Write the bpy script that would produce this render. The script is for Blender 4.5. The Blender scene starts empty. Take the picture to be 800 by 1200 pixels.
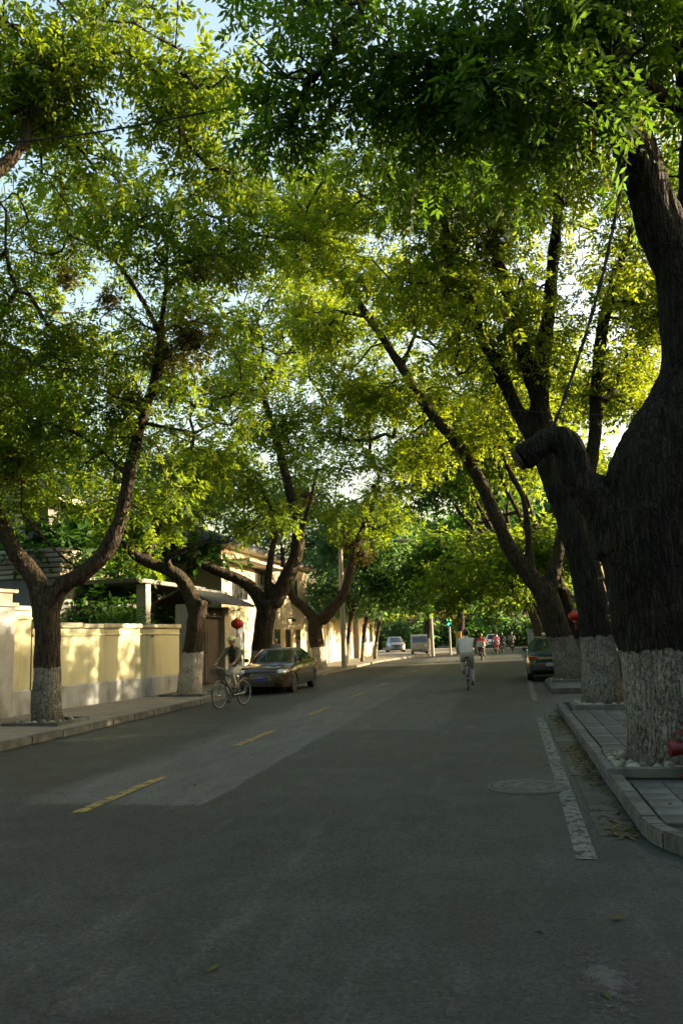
import bpy, bmesh, math, random
import numpy as np
from mathutils import Matrix, Vector, noise as mnoise

# ------------------------------------------------------------------ camera, sky, sun, exposure
S = bpy.context.scene
COL = S.collection
random.seed(7)
RNG = np.random.default_rng(7)
rad = math.radians

FPX = 933.0                      # focal length in pixels of a 1200 px tall frame (28 mm lens)
CAM_H = 1.65
ROLL = rad(-2.0)
PITCH, YAW = 0.0, 0.0
_x = 192 * math.cos(ROLL) + 141 * math.sin(ROLL)
_y = 192 * math.sin(ROLL) - 141 * math.cos(ROLL)
PITCH = math.atan(-_y / FPX)
YAW = math.atan(_x / FPX * math.cos(PITCH))
_f = Vector((-math.sin(YAW) * math.cos(PITCH), math.cos(YAW) * math.cos(PITCH), math.sin(PITCH)))
_r = Vector((math.cos(YAW), math.sin(YAW), 0))
_u = _r.cross(_f)
CR = _r * math.cos(ROLL) + _u * math.sin(ROLL)
CU = -_r * math.sin(ROLL) + _u * math.cos(ROLL)
CF = _f
cam_data = bpy.data.cameras.new('camera')
cam = bpy.data.objects.new('camera', cam_data)
COL.objects.link(cam)
m = Matrix.Identity(4)
for i in range(3):
    m[i][0], m[i][1], m[i][2] = CR[i], CU[i], -CF[i]
m[2][3] = CAM_H
cam.matrix_world = m
cam_data.sensor_fit = 'VERTICAL'
cam_data.sensor_height = 36.0
cam_data.lens = FPX / 1200 * 36
cam_data.clip_start = 0.05
cam_data.clip_end = 2000
S.camera = cam

SUN_AZ, SUN_EL = rad(25), rad(12.5)        # azimuth measured from +X (right of the street) towards +Y (ahead)
world = bpy.data.worlds.new('World')
S.world = world
world.use_nodes = True
wn = world.node_tree
wn.nodes.clear()
sky = wn.nodes.new('ShaderNodeTexSky')
sky.sky_type = 'NISHITA'
sky.sun_disc = False
sky.sun_elevation = SUN_EL
sky.sun_rotation = rad(90) - SUN_AZ
sky.air_density = 1.5
sky.dust_density = 6.0
sky.ozone_density = 1.2
bgn = wn.nodes.new('ShaderNodeBackground')
bgn.inputs['Strength'].default_value = 0.15
wo = wn.nodes.new('ShaderNodeOutputWorld')
wn.links.new(sky.outputs[0], bgn.inputs[0])
wn.links.new(bgn.outputs[0], wo.inputs[0])

sun_data = bpy.data.lights.new('sun', 'SUN')
sun_data.energy = 5.0
sun_data.angle = rad(0.5)
sun_data.color = (1.0, 0.80, 0.52)
sun = bpy.data.objects.new('sun', sun_data)
COL.objects.link(sun)
_s = Vector((math.cos(SUN_AZ) * math.cos(SUN_EL), math.sin(SUN_AZ) * math.cos(SUN_EL), math.sin(SUN_EL)))
sun.rotation_euler = _s.to_track_quat('Z', 'Y').to_euler()

S.view_settings.view_transform = 'Standard'
S.view_settings.look = 'None'
S.view_settings.gamma = 1.0
S.view_settings.use_curve_mapping = False
S.view_settings.exposure = 2.2
S.render.engine = 'CYCLES'
S.cycles.use_denoising = True
S.cycles.max_bounces = 7
S.cycles.diffuse_bounces = 4
S.cycles.glossy_bounces = 3
S.cycles.transmission_bounces = 5
S.cycles.transparent_max_bounces = 6
S.cycles.sample_clamp_indirect = 6.0
S.cycles.caustics_reflective = False
S.cycles.caustics_refractive = False

# ------------------------------------------------------------------ measuring helpers (photograph pixels -> metres)
def ray(px, py):
    return CR * ((px - 400) / FPX) + CU * (-(py - 600) / FPX) + CF
def at(px, py, Y):                      # the point on that sight line at distance Y along the street
    d = ray(px, py)
    t = Y / d.y
    return Vector((0, 0, CAM_H)) + d * t
def ground(px, py, z=0.0):
    d = ray(px, py)
    return Vector((0, 0, CAM_H)) + d * ((z - CAM_H) / d.z)

# ------------------------------------------------------------------ mesh helpers
def join(*ms):
    V, F = [], []
    for v, f in ms:
        o = len(V)
        V += [tuple(p) for p in v]
        F += [tuple(i + o for i in q) for q in f]
    return V, F
def xf(me, M):
    return [tuple(M @ Vector(p)) for p in me[0]], me[1]
def mv(me, x=0, y=0, z=0):
    return [(p[0] + x, p[1] + y, p[2] + z) for p in me[0]], me[1]
def box(x0, x1, y0, y1, z0, z1):
    V = [(x, y, z) for z in (z0, z1) for y in (y0, y1) for x in (x0, x1)]
    return V, [(0, 2, 3, 1), (4, 5, 7, 6), (0, 1, 5, 4), (2, 6, 7, 3), (0, 4, 6, 2), (1, 3, 7, 5)]
def bbox(x0, x1, y0, y1, z0, z1, b=0.01, seg=1):
    bm = bmesh.new()
    bmesh.ops.create_cube(bm, size=1)
    for v in bm.verts:
        v.co = Vector(((x0 + x1) / 2 + v.co.x * (x1 - x0), (y0 + y1) / 2 + v.co.y * (y1 - y0), (z0 + z1) / 2 + v.co.z * (z1 - z0)))
    bmesh.ops.bevel(bm, geom=bm.edges[:], offset=b, segments=seg, affect='EDGES')
    bm.verts.index_update()
    r = [tuple(v.co) for v in bm.verts], [tuple(v.index for v in f.verts) for f in bm.faces]
    bm.free()
    return r
def frame_of(t):
    t = t.normalized()
    a = Vector((0, 0, 1)) if abs(t.z) < 0.9 else Vector((1, 0, 0))
    u = t.cross(a).normalized()
    return u, t.cross(u).normalized()
def tube(pts, rs, n=8, cap=True):
    pts = [Vector(p) for p in pts]
    if not hasattr(rs, '__len__'):
        rs = [rs] * len(pts)
    V, F = [], []
    u = None
    for i, p in enumerate(pts):
        t = (pts[min(i + 1, len(pts) - 1)] - pts[max(i - 1, 0)])
        if t.length < 1e-9:
            t = Vector((0, 0, 1))
        t.normalize()
        if u is None:
            u, w = frame_of(t)
        else:
            u = (u - t * u.dot(t))
            u = u.normalized() if u.length > 1e-6 else frame_of(t)[0]
            w = t.cross(u)
        for k in range(n):
            a = 2 * math.pi * k / n
            V.append(tuple(p + (u * math.cos(a) + w * math.sin(a)) * rs[i]))
    for i in range(len(pts) - 1):
        for k in range(n):
            a, b = i * n + k, i * n + (k + 1) % n
            F.append((a, b, b + n, a + n))
    if cap:
        F.append(tuple(range(n - 1, -1, -1)))
        F.append(tuple(range((len(pts) - 1) * n, len(pts) * n)))
    return V, F
def lathe(prof, n=16, axis='z'):        # prof: list of (r, h)
    V, F = [], []
    for r, h in prof:
        for k in range(n):
            a = 2 * math.pi * k / n
            c, s = r * math.cos(a), r * math.sin(a)
            V.append((c, s, h) if axis == 'z' else ((c, h, s) if axis == 'y' else (h, c, s)))
    for i in range(len(prof) - 1):
        for k in range(n):
            a, b = i * n + k, i * n + (k + 1) % n
            F.append((a, b, b + n, a + n))
    F.append(tuple(range(n - 1, -1, -1)))
    F.append(tuple(range((len(prof) - 1) * n, len(prof) * n)))
    return V, F
def ellipsoid(c, r, n=12, k=8):
    prof = []
    for i in range(k + 1):
        a = -math.pi / 2 + math.pi * i / k
        prof.append((max(math.cos(a), 0.02), math.sin(a)))
    V, F = lathe(prof, n)
    return [(c[0] + x * r[0], c[1] + y * r[1], c[2] + z * r[2]) for x, y, z in V], F
def prism(poly, z0, z1):                # poly in xy
    n = len(poly)
    V = [(x, y, z0) for x, y in poly] + [(x, y, z1) for x, y in poly]
    F = [tuple(range(n - 1, -1, -1)), tuple(range(n, 2 * n))]
    for i in range(n):
        j = (i + 1) % n
        F.append((i, j, j + n, i + n))
    return V, F
def prism_x(poly, x0, x1):              # poly in (y, z), extruded along x
    n = len(poly)
    V = [(x0, y, z) for y, z in poly] + [(x1, y, z) for y, z in poly]
    F = [tuple(range(n - 1, -1, -1)), tuple(range(n, 2 * n))]
    for i in range(n):
        j = (i + 1) % n
        F.append((i, j, j + n, i + n))
    return V, F
def prism_y(poly, y0, y1):              # poly in (x, z), extruded along y
    V, F = prism_x(poly, y0, y1)
    return [(y, x, z) for x, y, z in V], [tuple(reversed(f)) for f in F]

def mesh_data(name, me, mat, smooth=False, recalc=True):
    d = bpy.data.meshes.new(name)
    d.from_pydata(me[0], [], me[1])
    if recalc:
        bm = bmesh.new(); bm.from_mesh(d)
        bmesh.ops.recalc_face_normals(bm, faces=bm.faces[:])
        bm.to_mesh(d); bm.free()
    if mat: d.materials.append(mat)
    if smooth:
        d.polygons.foreach_set('use_smooth', [True] * len(d.polygons))
        if hasattr(d, 'set_sharp_from_angle'):
            d.set_sharp_from_angle(angle=rad(50))
    return d
def link(name, d, parent=None):
    o = bpy.data.objects.new(name, d)
    COL.objects.link(o)
    if parent: o.parent = parent
    return o
def obj(name, me, mat, parent=None, smooth=False):
    return link(name, mesh_data(name, me, mat, smooth), parent)
def tag(o, label=None, cat=None, group=None, kind=None):
    if label: o['label'] = label
    if cat: o['category'] = cat
    if group: o['group'] = group
    if kind: o['kind'] = kind
    return o
def thing(name, label, cat, loc=(0, 0, 0), rz=0, group=None):
    o = link(name, None)
    o.location = loc
    o.rotation_euler = (0, 0, rz)
    return tag(o, label, cat, group)
def struct(name, me, mat, smooth=False):
    return tag(obj(name, me, mat, None, smooth), kind='structure')
def copy_tree(o, parent=None):
    c = o.copy()
    COL.objects.link(c)
    c.parent = parent
    for ch in list(o.children):
        copy_tree(ch, c)
    return c
def evaluated(o):
    dg = bpy.context.evaluated_depsgraph_get()
    return bpy.data.meshes.new_from_object(o.evaluated_get(dg))

# ------------------------------------------------------------------ materials
def mat(name, c1, c2=None, rough=0.7, scale=6.0, bump=0.0, bscale=None, metal=0.0, stretch=(1, 1, 1), detail=5.0,
        c3=None, s3=0.7, amt3=(0.5, 0.65), spec=None, trans=0.0, coat=0.0, coords='Object', sharp=(0.35, 0.65), vary=0.0):
    M = bpy.data.materials.new(name)
    M.use_nodes = True
    nt = M.node_tree
    b = nt.nodes['Principled BSDF']
    b.inputs['Roughness'].default_value = rough
    b.inputs['Metallic'].default_value = metal
    if spec is not None: b.inputs['Specular IOR Level'].default_value = spec
    if coat: b.inputs['Coat Weight'].default_value = coat; b.inputs['Coat Roughness'].default_value = 0.06
    if trans: b.inputs['Transmission Weight'].default_value = trans
    c2 = c2 or tuple(x * 0.82 for x in c1)
    tc = nt.nodes.new('ShaderNodeTexCoord')
    mp = nt.nodes.new('ShaderNodeMapping')
    mp.inputs['Scale'].default_value = stretch
    nt.links.new(tc.outputs[coords], mp.inputs[0])
    nz = nt.nodes.new('ShaderNodeTexNoise')
    nz.inputs['Scale'].default_value = scale
    nz.inputs['Detail'].default_value = detail
    nt.links.new(mp.outputs[0], nz.inputs[0])
    rp = nt.nodes.new('ShaderNodeValToRGB')
    rp.color_ramp.elements[0].position = sharp[0]
    rp.color_ramp.elements[1].position = sharp[1]
    rp.color_ramp.elements[0].color = (*c1, 1)
    rp.color_ramp.elements[1].color = (*c2, 1)
    nt.links.new(nz.outputs['Fac'], rp.inputs[0])
    out = rp.outputs[0]
    if c3:
        n3 = nt.nodes.new('ShaderNodeTexNoise')
        n3.inputs['Scale'].default_value = s3
        n3.inputs['Detail'].default_value = 6
        n3.inputs['Roughness'].default_value = 0.65
        nt.links.new(mp.outputs[0], n3.inputs[0])
        r3 = nt.nodes.new('ShaderNodeMapRange')
        r3.inputs[1].default_value, r3.inputs[2].default_value = amt3
        nt.links.new(n3.outputs['Fac'], r3.inputs[0])
        mx = nt.nodes.new('ShaderNodeMix'); mx.data_type = 'RGBA'
        nt.links.new(r3.outputs[0], mx.inputs[0])
        nt.links.new(out, mx.inputs[6])
        mx.inputs[7].default_value = (*c3, 1)
        out = mx.outputs[2]
    if vary:
        oi = nt.nodes.new('ShaderNodeObjectInfo'); vr = nt.nodes.new('ShaderNodeMapRange')
        vr.inputs[3].default_value, vr.inputs[4].default_value = 1 - vary, 1 + vary
        nt.links.new(oi.outputs['Random'], vr.inputs[0])
        vs = nt.nodes.new('ShaderNodeVectorMath'); vs.operation = 'SCALE'
        nt.links.new(out, vs.inputs[0]); nt.links.new(vr.outputs[0], vs.inputs['Scale'])
        out = vs.outputs[0]
    nt.links.new(out, b.inputs['Base Color'])
    if bump:
        n2 = nt.nodes.new('ShaderNodeTexNoise')
        n2.inputs['Scale'].default_value = bscale or scale * 4
        n2.inputs['Detail'].default_value = 6
        nt.links.new(mp.outputs[0], n2.inputs[0])
        bp = nt.nodes.new('ShaderNodeBump')
        bp.inputs['Strength'].default_value = bump
        bp.inputs['Distance'].default_value = 0.02
        nt.links.new(n2.outputs['Fac'], bp.inputs['Height'])
        nt.links.new(bp.outputs[0], b.inputs['Normal'])
    return M
def emit(name, c, s):
    M = bpy.data.materials.new(name)
    M.use_nodes = True
    b = M.node_tree.nodes['Principled BSDF']
    b.inputs['Base Color'].default_value = (*c, 1)
    b.inputs['Emission Color'].default_value = (*c, 1)
    b.inputs['Emission Strength'].default_value = s
    return M
def leaf_mat(name, greens, trans_c, tw=0.5, rough=0.55):
    M = bpy.data.materials.new(name)
    M.use_nodes = True
    nt = M.node_tree
    b = nt.nodes['Principled BSDF']
    out = nt.nodes['Material Output']
    g = nt.nodes.new('ShaderNodeNewGeometry')
    rp = nt.nodes.new('ShaderNodeValToRGB')
    els = rp.color_ramp.elements
    while len(els) < len(greens): els.new(0.5)
    for i, c in enumerate(greens):
        els[i].position = i / (len(greens) - 1)
        els[i].color = (*c, 1)
    nt.links.new(g.outputs['Random Per Island'], rp.inputs[0])
    nt.links.new(rp.outputs[0], b.inputs['Base Color'])
    b.inputs['Roughness'].default_value = rough
    b.inputs['Specular IOR Level'].default_value = 0.18
    tr = nt.nodes.new('ShaderNodeBsdfTranslucent')
    mx = nt.nodes.new('ShaderNodeMix'); mx.data_type = 'RGBA'
    mx.inputs[0].default_value = 0.6
    nt.links.new(rp.outputs[0], mx.inputs[6])
    mx.inputs[7].default_value = (*trans_c, 1)
    nt.links.new(mx.outputs[2], tr.inputs[0])
    ms = nt.nodes.new('ShaderNodeMixShader')
    ms.inputs[0].default_value = tw
    nt.links.new(b.outputs[0], ms.inputs[1])
    nt.links.new(tr.outputs[0], ms.inputs[2])
    nt.links.new(ms.outputs[0], out.inputs[0])
    return M
def bark_mat(name, dark, light, moss=None, paint=None, paint_amt=(0.47, 0.53)):
    M = bpy.data.materials.new(name)
    M.use_nodes = True
    nt = M.node_tree
    b = nt.nodes['Principled BSDF']
    b.inputs['Roughness'].default_value = 0.9
    b.inputs['Specular IOR Level'].default_value = 0.2
    tc = nt.nodes.new('ShaderNodeTexCoord')
    mp = nt.nodes.new('ShaderNodeMapping')
    mp.inputs['Scale'].default_value = (1, 1, 0.22)
    nt.links.new(tc.outputs['Object'], mp.inputs[0])
    nz = nt.nodes.new('ShaderNodeTexNoise')
    nz.inputs['Scale'].default_value = 16; nz.inputs['Detail'].default_value = 8; nz.inputs['Distortion'].default_value = 0.6
    nt.links.new(mp.outputs[0], nz.inputs[0])
    vo = nt.nodes.new('ShaderNodeTexVoronoi')
    vo.feature = 'DISTANCE_TO_EDGE'
    vo.inputs['Scale'].default_value = 21
    vo.inputs['Randomness'].default_value = 1.0
    mpv = nt.nodes.new('ShaderNodeMapping'); mpv.inputs['Scale'].default_value = (1, 1, .11)
    wv = nt.nodes.new('ShaderNodeTexNoise'); wv.inputs['Scale'].default_value = 7; wv.inputs['Detail'].default_value = 4
    nt.links.new(tc.outputs['Object'], wv.inputs[0])
    wm = nt.nodes.new('ShaderNodeVectorMath'); wm.operation = 'MULTIPLY_ADD'; wm.inputs[1].default_value = (.1, .1, .5)
    nt.links.new(wv.outputs['Color'], wm.inputs[0]); nt.links.new(tc.outputs['Object'], wm.inputs[2])
    nt.links.new(wm.outputs[0], mpv.inputs[0]); nt.links.new(mpv.outputs[0], vo.inputs[0])
    rp = nt.nodes.new('ShaderNodeValToRGB')
    rp.color_ramp.elements[0].position = 0.35; rp.color_ramp.elements[0].color = (*dark, 1)
    rp.color_ramp.elements[1].position = 0.65; rp.color_ramp.elements[1].color = (*light, 1)
    nt.links.new(nz.outputs['Fac'], rp.inputs[0])
    out = rp.outputs[0]
    n3 = nt.nodes.new('ShaderNodeTexNoise')
    n3.inputs['Detail'].default_value = 7; n3.inputs['Roughness'].default_value = 0.7
    r3 = nt.nodes.new('ShaderNodeMapRange')
    mx = nt.nodes.new('ShaderNodeMix'); mx.data_type = 'RGBA'
    if paint:
        mp2 = nt.nodes.new('ShaderNodeMapping'); mp2.inputs['Scale'].default_value = (1, 1, 0.7)
        nt.links.new(tc.outputs['Object'], mp2.inputs[0])
        nt.links.new(mp2.outputs[0], n3.inputs[0])
        n3.inputs['Scale'].default_value = 26
        r3.inputs[1].default_value, r3.inputs[2].default_value = paint_amt
        mx.inputs[7].default_value = (*paint, 1)
    else:
        nt.links.new(tc.outputs['Object'], n3.inputs[0])
        n3.inputs['Scale'].default_value = 1.6
        r3.inputs[1].default_value, r3.inputs[2].default_value = 0.5, 0.7
        mx.inputs[7].default_value = (*(moss or light), 1)
    nt.links.new(n3.outputs['Fac'], r3.inputs[0])
    fac = r3.outputs[0]
    if paint:
        sx = nt.nodes.new('ShaderNodeSeparateXYZ'); nt.links.new(tc.outputs['Object'], sx.inputs[0])
        n4 = nt.nodes.new('ShaderNodeTexNoise'); n4.inputs['Scale'].default_value = 3.5; n4.inputs['Detail'].default_value = 6; nt.links.new(tc.outputs['Object'], n4.inputs[0])
        a4 = nt.nodes.new('ShaderNodeMath'); a4.operation = 'MULTIPLY_ADD'; nt.links.new(n4.outputs['Fac'], a4.inputs[0]); a4.inputs[1].default_value = -.9; nt.links.new(sx.outputs[2], a4.inputs[2])
        r4 = nt.nodes.new('ShaderNodeMapRange'); r4.inputs[1].default_value = -.42; r4.inputs[2].default_value = -.05; r4.inputs[3].default_value = .35; nt.links.new(a4.outputs[0], r4.inputs[0])
        r5 = nt.nodes.new('ShaderNodeMapRange'); r5.inputs[1].default_value = .35; r5.inputs[2].default_value = .6; r5.inputs[3].default_value = .55; nt.links.new(n4.outputs['Fac'], r5.inputs[0])
        f4 = nt.nodes.new('ShaderNodeMath'); f4.operation = 'MULTIPLY'; nt.links.new(fac, f4.inputs[0]); nt.links.new(r4.outputs[0], f4.inputs[1])
        f5 = nt.nodes.new('ShaderNodeMath'); f5.operation = 'MULTIPLY'; nt.links.new(f4.outputs[0], f5.inputs[0]); nt.links.new(r5.outputs[0], f5.inputs[1])
        fac = f5.outputs[0]
    nt.links.new(fac, mx.inputs[0])
    nt.links.new(out, mx.inputs[6])
    nt.links.new(mx.outputs[2], b.inputs['Base Color'])
    mr = nt.nodes.new('ShaderNodeMapRange')
    mr.inputs[1].default_value, mr.inputs[2].default_value = 0.0, 0.25
    nt.links.new(vo.outputs['Distance'], mr.inputs[0])
    ad = nt.nodes.new('ShaderNodeMath'); ad.operation = 'ADD'
    nt.links.new(mr.outputs[0], ad.inputs[0]); nt.links.new(nz.outputs['Fac'], ad.inputs[1])
    if not paint:
        fr5 = nt.nodes.new('ShaderNodeMapRange'); fr5.inputs[1].default_value, fr5.inputs[2].default_value = 0.0, 0.12; fr5.inputs[3].default_value = .35
        nt.links.new(vo.outputs['Distance'], fr5.inputs[0])
        fs = nt.nodes.new('ShaderNodeVectorMath'); fs.operation = 'SCALE'
        nt.links.new(mx.outputs[2], fs.inputs[0]); nt.links.new(fr5.outputs[0], fs.inputs['Scale'])
        nt.links.new(fs.outputs[0], b.inputs['Base Color'])
    bp = nt.nodes.new('ShaderNodeBump')
    bp.inputs['Strength'].default_value = 0.9; bp.inputs['Distance'].default_value = 0.035
    nt.links.new(ad.outputs[0], bp.inputs['Height'])
    nt.links.new(bp.outputs[0], b.inputs['Normal'])
    return M

M_asphalt = mat('asphalt', (0.055, 0.058, 0.058), (0.085, 0.088, 0.086), 0.62, 2.2, 0.35, 90, c3=(0.045, 0.046, 0.046), s3=0.35, amt3=(0.45, 0.7), detail=9)
M_asphalt_light = mat('asphalt_patch', (0.105, 0.108, 0.104), (0.14, 0.142, 0.136), 0.6, 3.0, 0.3, 90, c3=(0.08, 0.082, 0.08), s3=0.5, amt3=(0.5, 0.75), detail=9)
M_asphalt_mid = mat('asphalt_patch_grey', (0.085, 0.088, 0.086), (0.11, 0.112, 0.11), 0.6, 3.0, 0.3, 90, c3=(0.066, 0.068, 0.066), s3=0.5, amt3=(0.5, 0.75), detail=9)
M_soil = mat('soil', (0.09, 0.075, 0.05), (0.05, 0.045, 0.03), 0.95, 1.5, 0.4, 20)
M_paint_y = mat('worn_yellow_paint', (0.3, 0.22, 0.06), (0.23, 0.17, 0.055), 0.7, 20, 0.2, 80, c3=(0.1, 0.095, 0.075), s3=3.0, amt3=(0.48, 0.62))
M_paint_w = mat('worn_white_paint', (0.15, 0.152, 0.14), (0.11, 0.112, 0.102), 0.7, 14, 0.2, 80, c3=(0.085, 0.085, 0.08), s3=2.6, amt3=(0.46, 0.6))
M_scuff = mat('scuffed_paint', (0.09, 0.092, 0.086), (0.065, 0.067, 0.062), 0.7, 14, 0.2, 80, c3=(0.064, 0.066, 0.065), s3=4.0, amt3=(0.4, 0.55))
M_concrete = mat('kerb_concrete', (0.125, 0.125, 0.11), (0.09, 0.09, 0.078), 0.85, 5, 0.4, 60, c3=(0.05, 0.053, 0.037), s3=2.2, amt3=(0.48, 0.68), vary=.22)
M_gutter = mat('gutter_concrete', (0.075, 0.073, 0.06), (0.05, 0.049, 0.038), 0.85, 4, 0.4, 60, c3=(0.03, 0.033, 0.018), s3=1.6, amt3=(0.42, 0.62), vary=.2)
M_paver = mat('paver', (0.105, 0.108, 0.1), (0.075, 0.078, 0.072), 0.8, 5, 0.3, 50, c3=(0.05, 0.053, 0.046), s3=3.0, amt3=(0.45, 0.68), vary=.3)
M_walk = mat('sidewalk_concrete', (0.2, 0.185, 0.155), (0.15, 0.14, 0.118), 0.85, 3, 0.3, 50, c3=(0.11, 0.1, 0.08), s3=0.6, amt3=(0.5, 0.72))
M_joint = mat('joint', (0.05, 0.05, 0.045), None, 0.95, 8)
M_rimc = mat('dirty_rim', (0.06, 0.062, 0.058), (0.09, 0.09, 0.084), 0.8, 9, 0.3, 60)
M_iron = mat('cast_iron', (0.06, 0.062, 0.06), (0.1, 0.1, 0.095), 0.55, 8, 0.3, 60, metal=0.4)
M_cobble = mat('pale_stone', (0.26, 0.245, 0.18), (0.15, 0.14, 0.1), 0.85, 9, 0.4, 40, vary=.45)
M_bark = bark_mat('bark', (0.022, 0.016, 0.011), (0.085, 0.062, 0.04), (0.05, 0.055, 0.025))
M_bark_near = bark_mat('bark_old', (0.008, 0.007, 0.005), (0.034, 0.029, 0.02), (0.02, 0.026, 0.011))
M_wash = bark_mat('whitewash', (0.1, 0.09, 0.07), (0.2, 0.18, 0.145), paint=(0.5, 0.47, 0.4), paint_amt=(0.34, 0.48))
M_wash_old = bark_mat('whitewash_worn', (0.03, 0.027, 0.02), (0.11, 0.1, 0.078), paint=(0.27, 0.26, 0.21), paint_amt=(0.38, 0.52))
M_cut = mat('cut_wood', (0.055, 0.038, 0.024), (0.025, 0.018, 0.012), 0.9, 14, 0.8, 40)
M_leaf = leaf_mat('leaf', [(0.020, 0.062, 0.007), (0.032, 0.086, 0.010), (0.048, 0.105, 0.012), (0.078, 0.12, 0.014)], (0.31, 0.42, 0.012), 0.57)
M_leaf_dark = leaf_mat('leaf_deep', [(0.012, 0.05, 0.009), (0.022, 0.07, 0.012), (0.032, 0.085, 0.014)], (0.10, 0.24, 0.02), 0.45)
M_leaf_near = leaf_mat('leaf_near', [(0.016, 0.058, 0.008), (0.028, 0.08, 0.011), (0.045, 0.1, 0.013)], (0.18, 0.34, 0.012), 0.5)
M_leaf_warm = leaf_mat('leaf_yellow_green', [(0.028, 0.078, 0.008), (0.048, 0.105, 0.010), (0.085, 0.125, 0.013)], (0.40, 0.50, 0.012), 0.6)  # yellower, more translucent green than the plain leaf
M_leaf_cool = leaf_mat('leaf_cool', [(0.03, 0.085, 0.03), (0.05, 0.11, 0.04), (0.06, 0.12, 0.045)], (0.2, 0.36, 0.09), .55)
M_leaf_shoot = leaf_mat('leaf_shoot', [(0.05, 0.05, 0.012), (0.075, 0.075, 0.015), (0.13, 0.11, 0.02)], (0.3, 0.22, 0.03), 0.4)
M_catkin = leaf_mat('catkin', [(0.12, 0.14, 0.03), (0.18, 0.17, 0.04)], (0.4, 0.36, 0.06), 0.5, 0.7)
M_litter = leaf_mat('dry_leaf', [(0.07, 0.06, 0.025), (0.12, 0.1, 0.04), (0.06, 0.07, 0.02)], (0.15, 0.12, 0.04), 0.1, 0.8)
M_wall_y = mat('cream_stucco', (0.45, 0.435, 0.275), (0.39, 0.378, 0.235), 0.85, 1.6, 0.25, 60, c3=(0.25, 0.24, 0.165), s3=2.2, amt3=(0.52, 0.76), stretch=(1, 1, 0.16))
M_wall_g = mat('grey_render', (0.32, 0.335, 0.34), (0.25, 0.26, 0.26), 0.85, 3.5, 0.3, 60, c3=(0.15, 0.15, 0.13), s3=1.6, amt3=(0.48, 0.68), stretch=(1, 1, 0.6))
M_cap = mat('coping_stone', (0.42, 0.39, 0.3), (0.32, 0.3, 0.23), 0.85, 3, 0.3, 40, c3=(0.2, 0.18, 0.12), s3=1.4, amt3=(0.48, 0.7))
M_house_c = mat('cream_house', (0.4, 0.35, 0.24), (0.35, 0.305, 0.205), 0.85, 1.2, 0.2, 50, c3=(0.42, 0.37, 0.26), s3=0.5, amt3=(0.5, 0.8), stretch=(1, 1, 0.4))
M_house_g = mat('grey_house', (0.17, 0.17, 0.16), (0.13, 0.13, 0.125), 0.85, 1.5, 0.2, 50)
M_house_w = mat('pale_house', (0.5, 0.5, 0.46), (0.42, 0.42, 0.38), 0.85, 1.5, 0.2, 50, c3=(0.32, 0.32, 0.28), s3=0.6, amt3=(0.5, 0.8))
M_slat = mat('weathered_slat', (0.36, 0.31, 0.24), (0.28, 0.24, 0.19), 0.8, 6, 0.2, 40, stretch=(0.2, 0.2, 1))
M_tile = mat('roof_tile', (0.075, 0.078, 0.08), (0.11, 0.11, 0.11), 0.8, 5, 0.3, 40, c3=(0.06, 0.065, 0.05), s3=1.2)
M_fascia = mat('fascia', (0.5, 0.46, 0.38), (0.42, 0.38, 0.31), 0.7, 4)
M_wood = mat('dark_wood', (0.06, 0.042, 0.028), (0.04, 0.028, 0.018), 0.7, 5, 0.2, 40, stretch=(1, 1, 0.2))
M_door = mat('blue_grey_door', (0.2, 0.235, 0.25), (0.165, 0.195, 0.21), 0.5, 2, 0.05)
M_glass = mat('window_glass', (0.02, 0.024, 0.024), (0.03, 0.034, 0.034), 0.06, 2, spec=0.8)
M_glass_car = mat('car_glass', (0.02, 0.028, 0.026), (0.028, 0.036, 0.034), 0.04, 2, spec=0.9)
M_red = mat('lantern_red', (0.42, 0.02, 0.015), (0.34, 0.014, 0.012), 0.5, 6)
M_gold = mat('lantern_gold', (0.5, 0.33, 0.07), None, 0.4, 6, metal=0.6)
M_hydrant = mat('hydrant_red', (0.16, 0.012, 0.011), (0.1, 0.009, 0.008), 0.45, 6, 0.1, 40)
M_brown = mat('bronze_paint', (0.05, 0.03, 0.013), (0.045, 0.027, 0.012), 0.28, 2, coat=0.7, metal=0.45)
M_teal = mat('dark_teal_paint', (0.010, 0.034, 0.042), (0.008, 0.03, 0.038), 0.3, 2, coat=0.8, metal=0.2)
M_dkgreen = mat('dark_green_paint', (0.012, 0.028, 0.02), None, 0.3, 2, coat=0.8)
M_vanw = mat('dull_white', (0.3, 0.3, 0.28), (0.25, 0.25, 0.235), 0.45, 3)
M_silver = mat('silver_paint', (0.3, 0.3, 0.29), None, 0.3, 2, coat=0.6, metal=0.3)
M_whitepaint = mat('white_paint', (0.7, 0.7, 0.67), (0.64, 0.64, 0.6), 0.35, 2, coat=0.4)
M_rubber = mat('rubber', (0.018, 0.018, 0.018), None, 0.85, 20)
M_black = mat('black_plastic', (0.016, 0.016, 0.016), (0.022, 0.022, 0.022), 0.5, 10)
M_alloy = mat('alloy', (0.62, 0.62, 0.6), None, 0.25, 6, metal=0.9)
M_chrome = mat('chrome', (0.6, 0.6, 0.58), None, 0.16, 6, metal=1.0)
M_lens = mat('headlamp_lens', (0.85, 0.85, 0.8), (0.7, 0.7, 0.66), 0.1, 18, metal=0.5, spec=0.8)
M_taillens = mat('tail_lens', (0.34, 0.03, 0.012), (0.4, 0.12, 0.02), 0.2, 6)
M_reflector = mat('orange_strip', (0.42, 0.3, 0.16), (0.34, 0.22, 0.1), 0.3, 5)
M_plate = mat('plate', (0.42, 0.43, 0.42), (0.34, 0.35, 0.34), 0.5, 6)
M_plateblue = mat('plate_blue', (0.02, 0.06, 0.25), None, 0.5, 6)
M_steel = mat('pole_steel', (0.3, 0.31, 0.3), (0.24, 0.25, 0.24), 0.6, 6, 0.1, 40)
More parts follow.
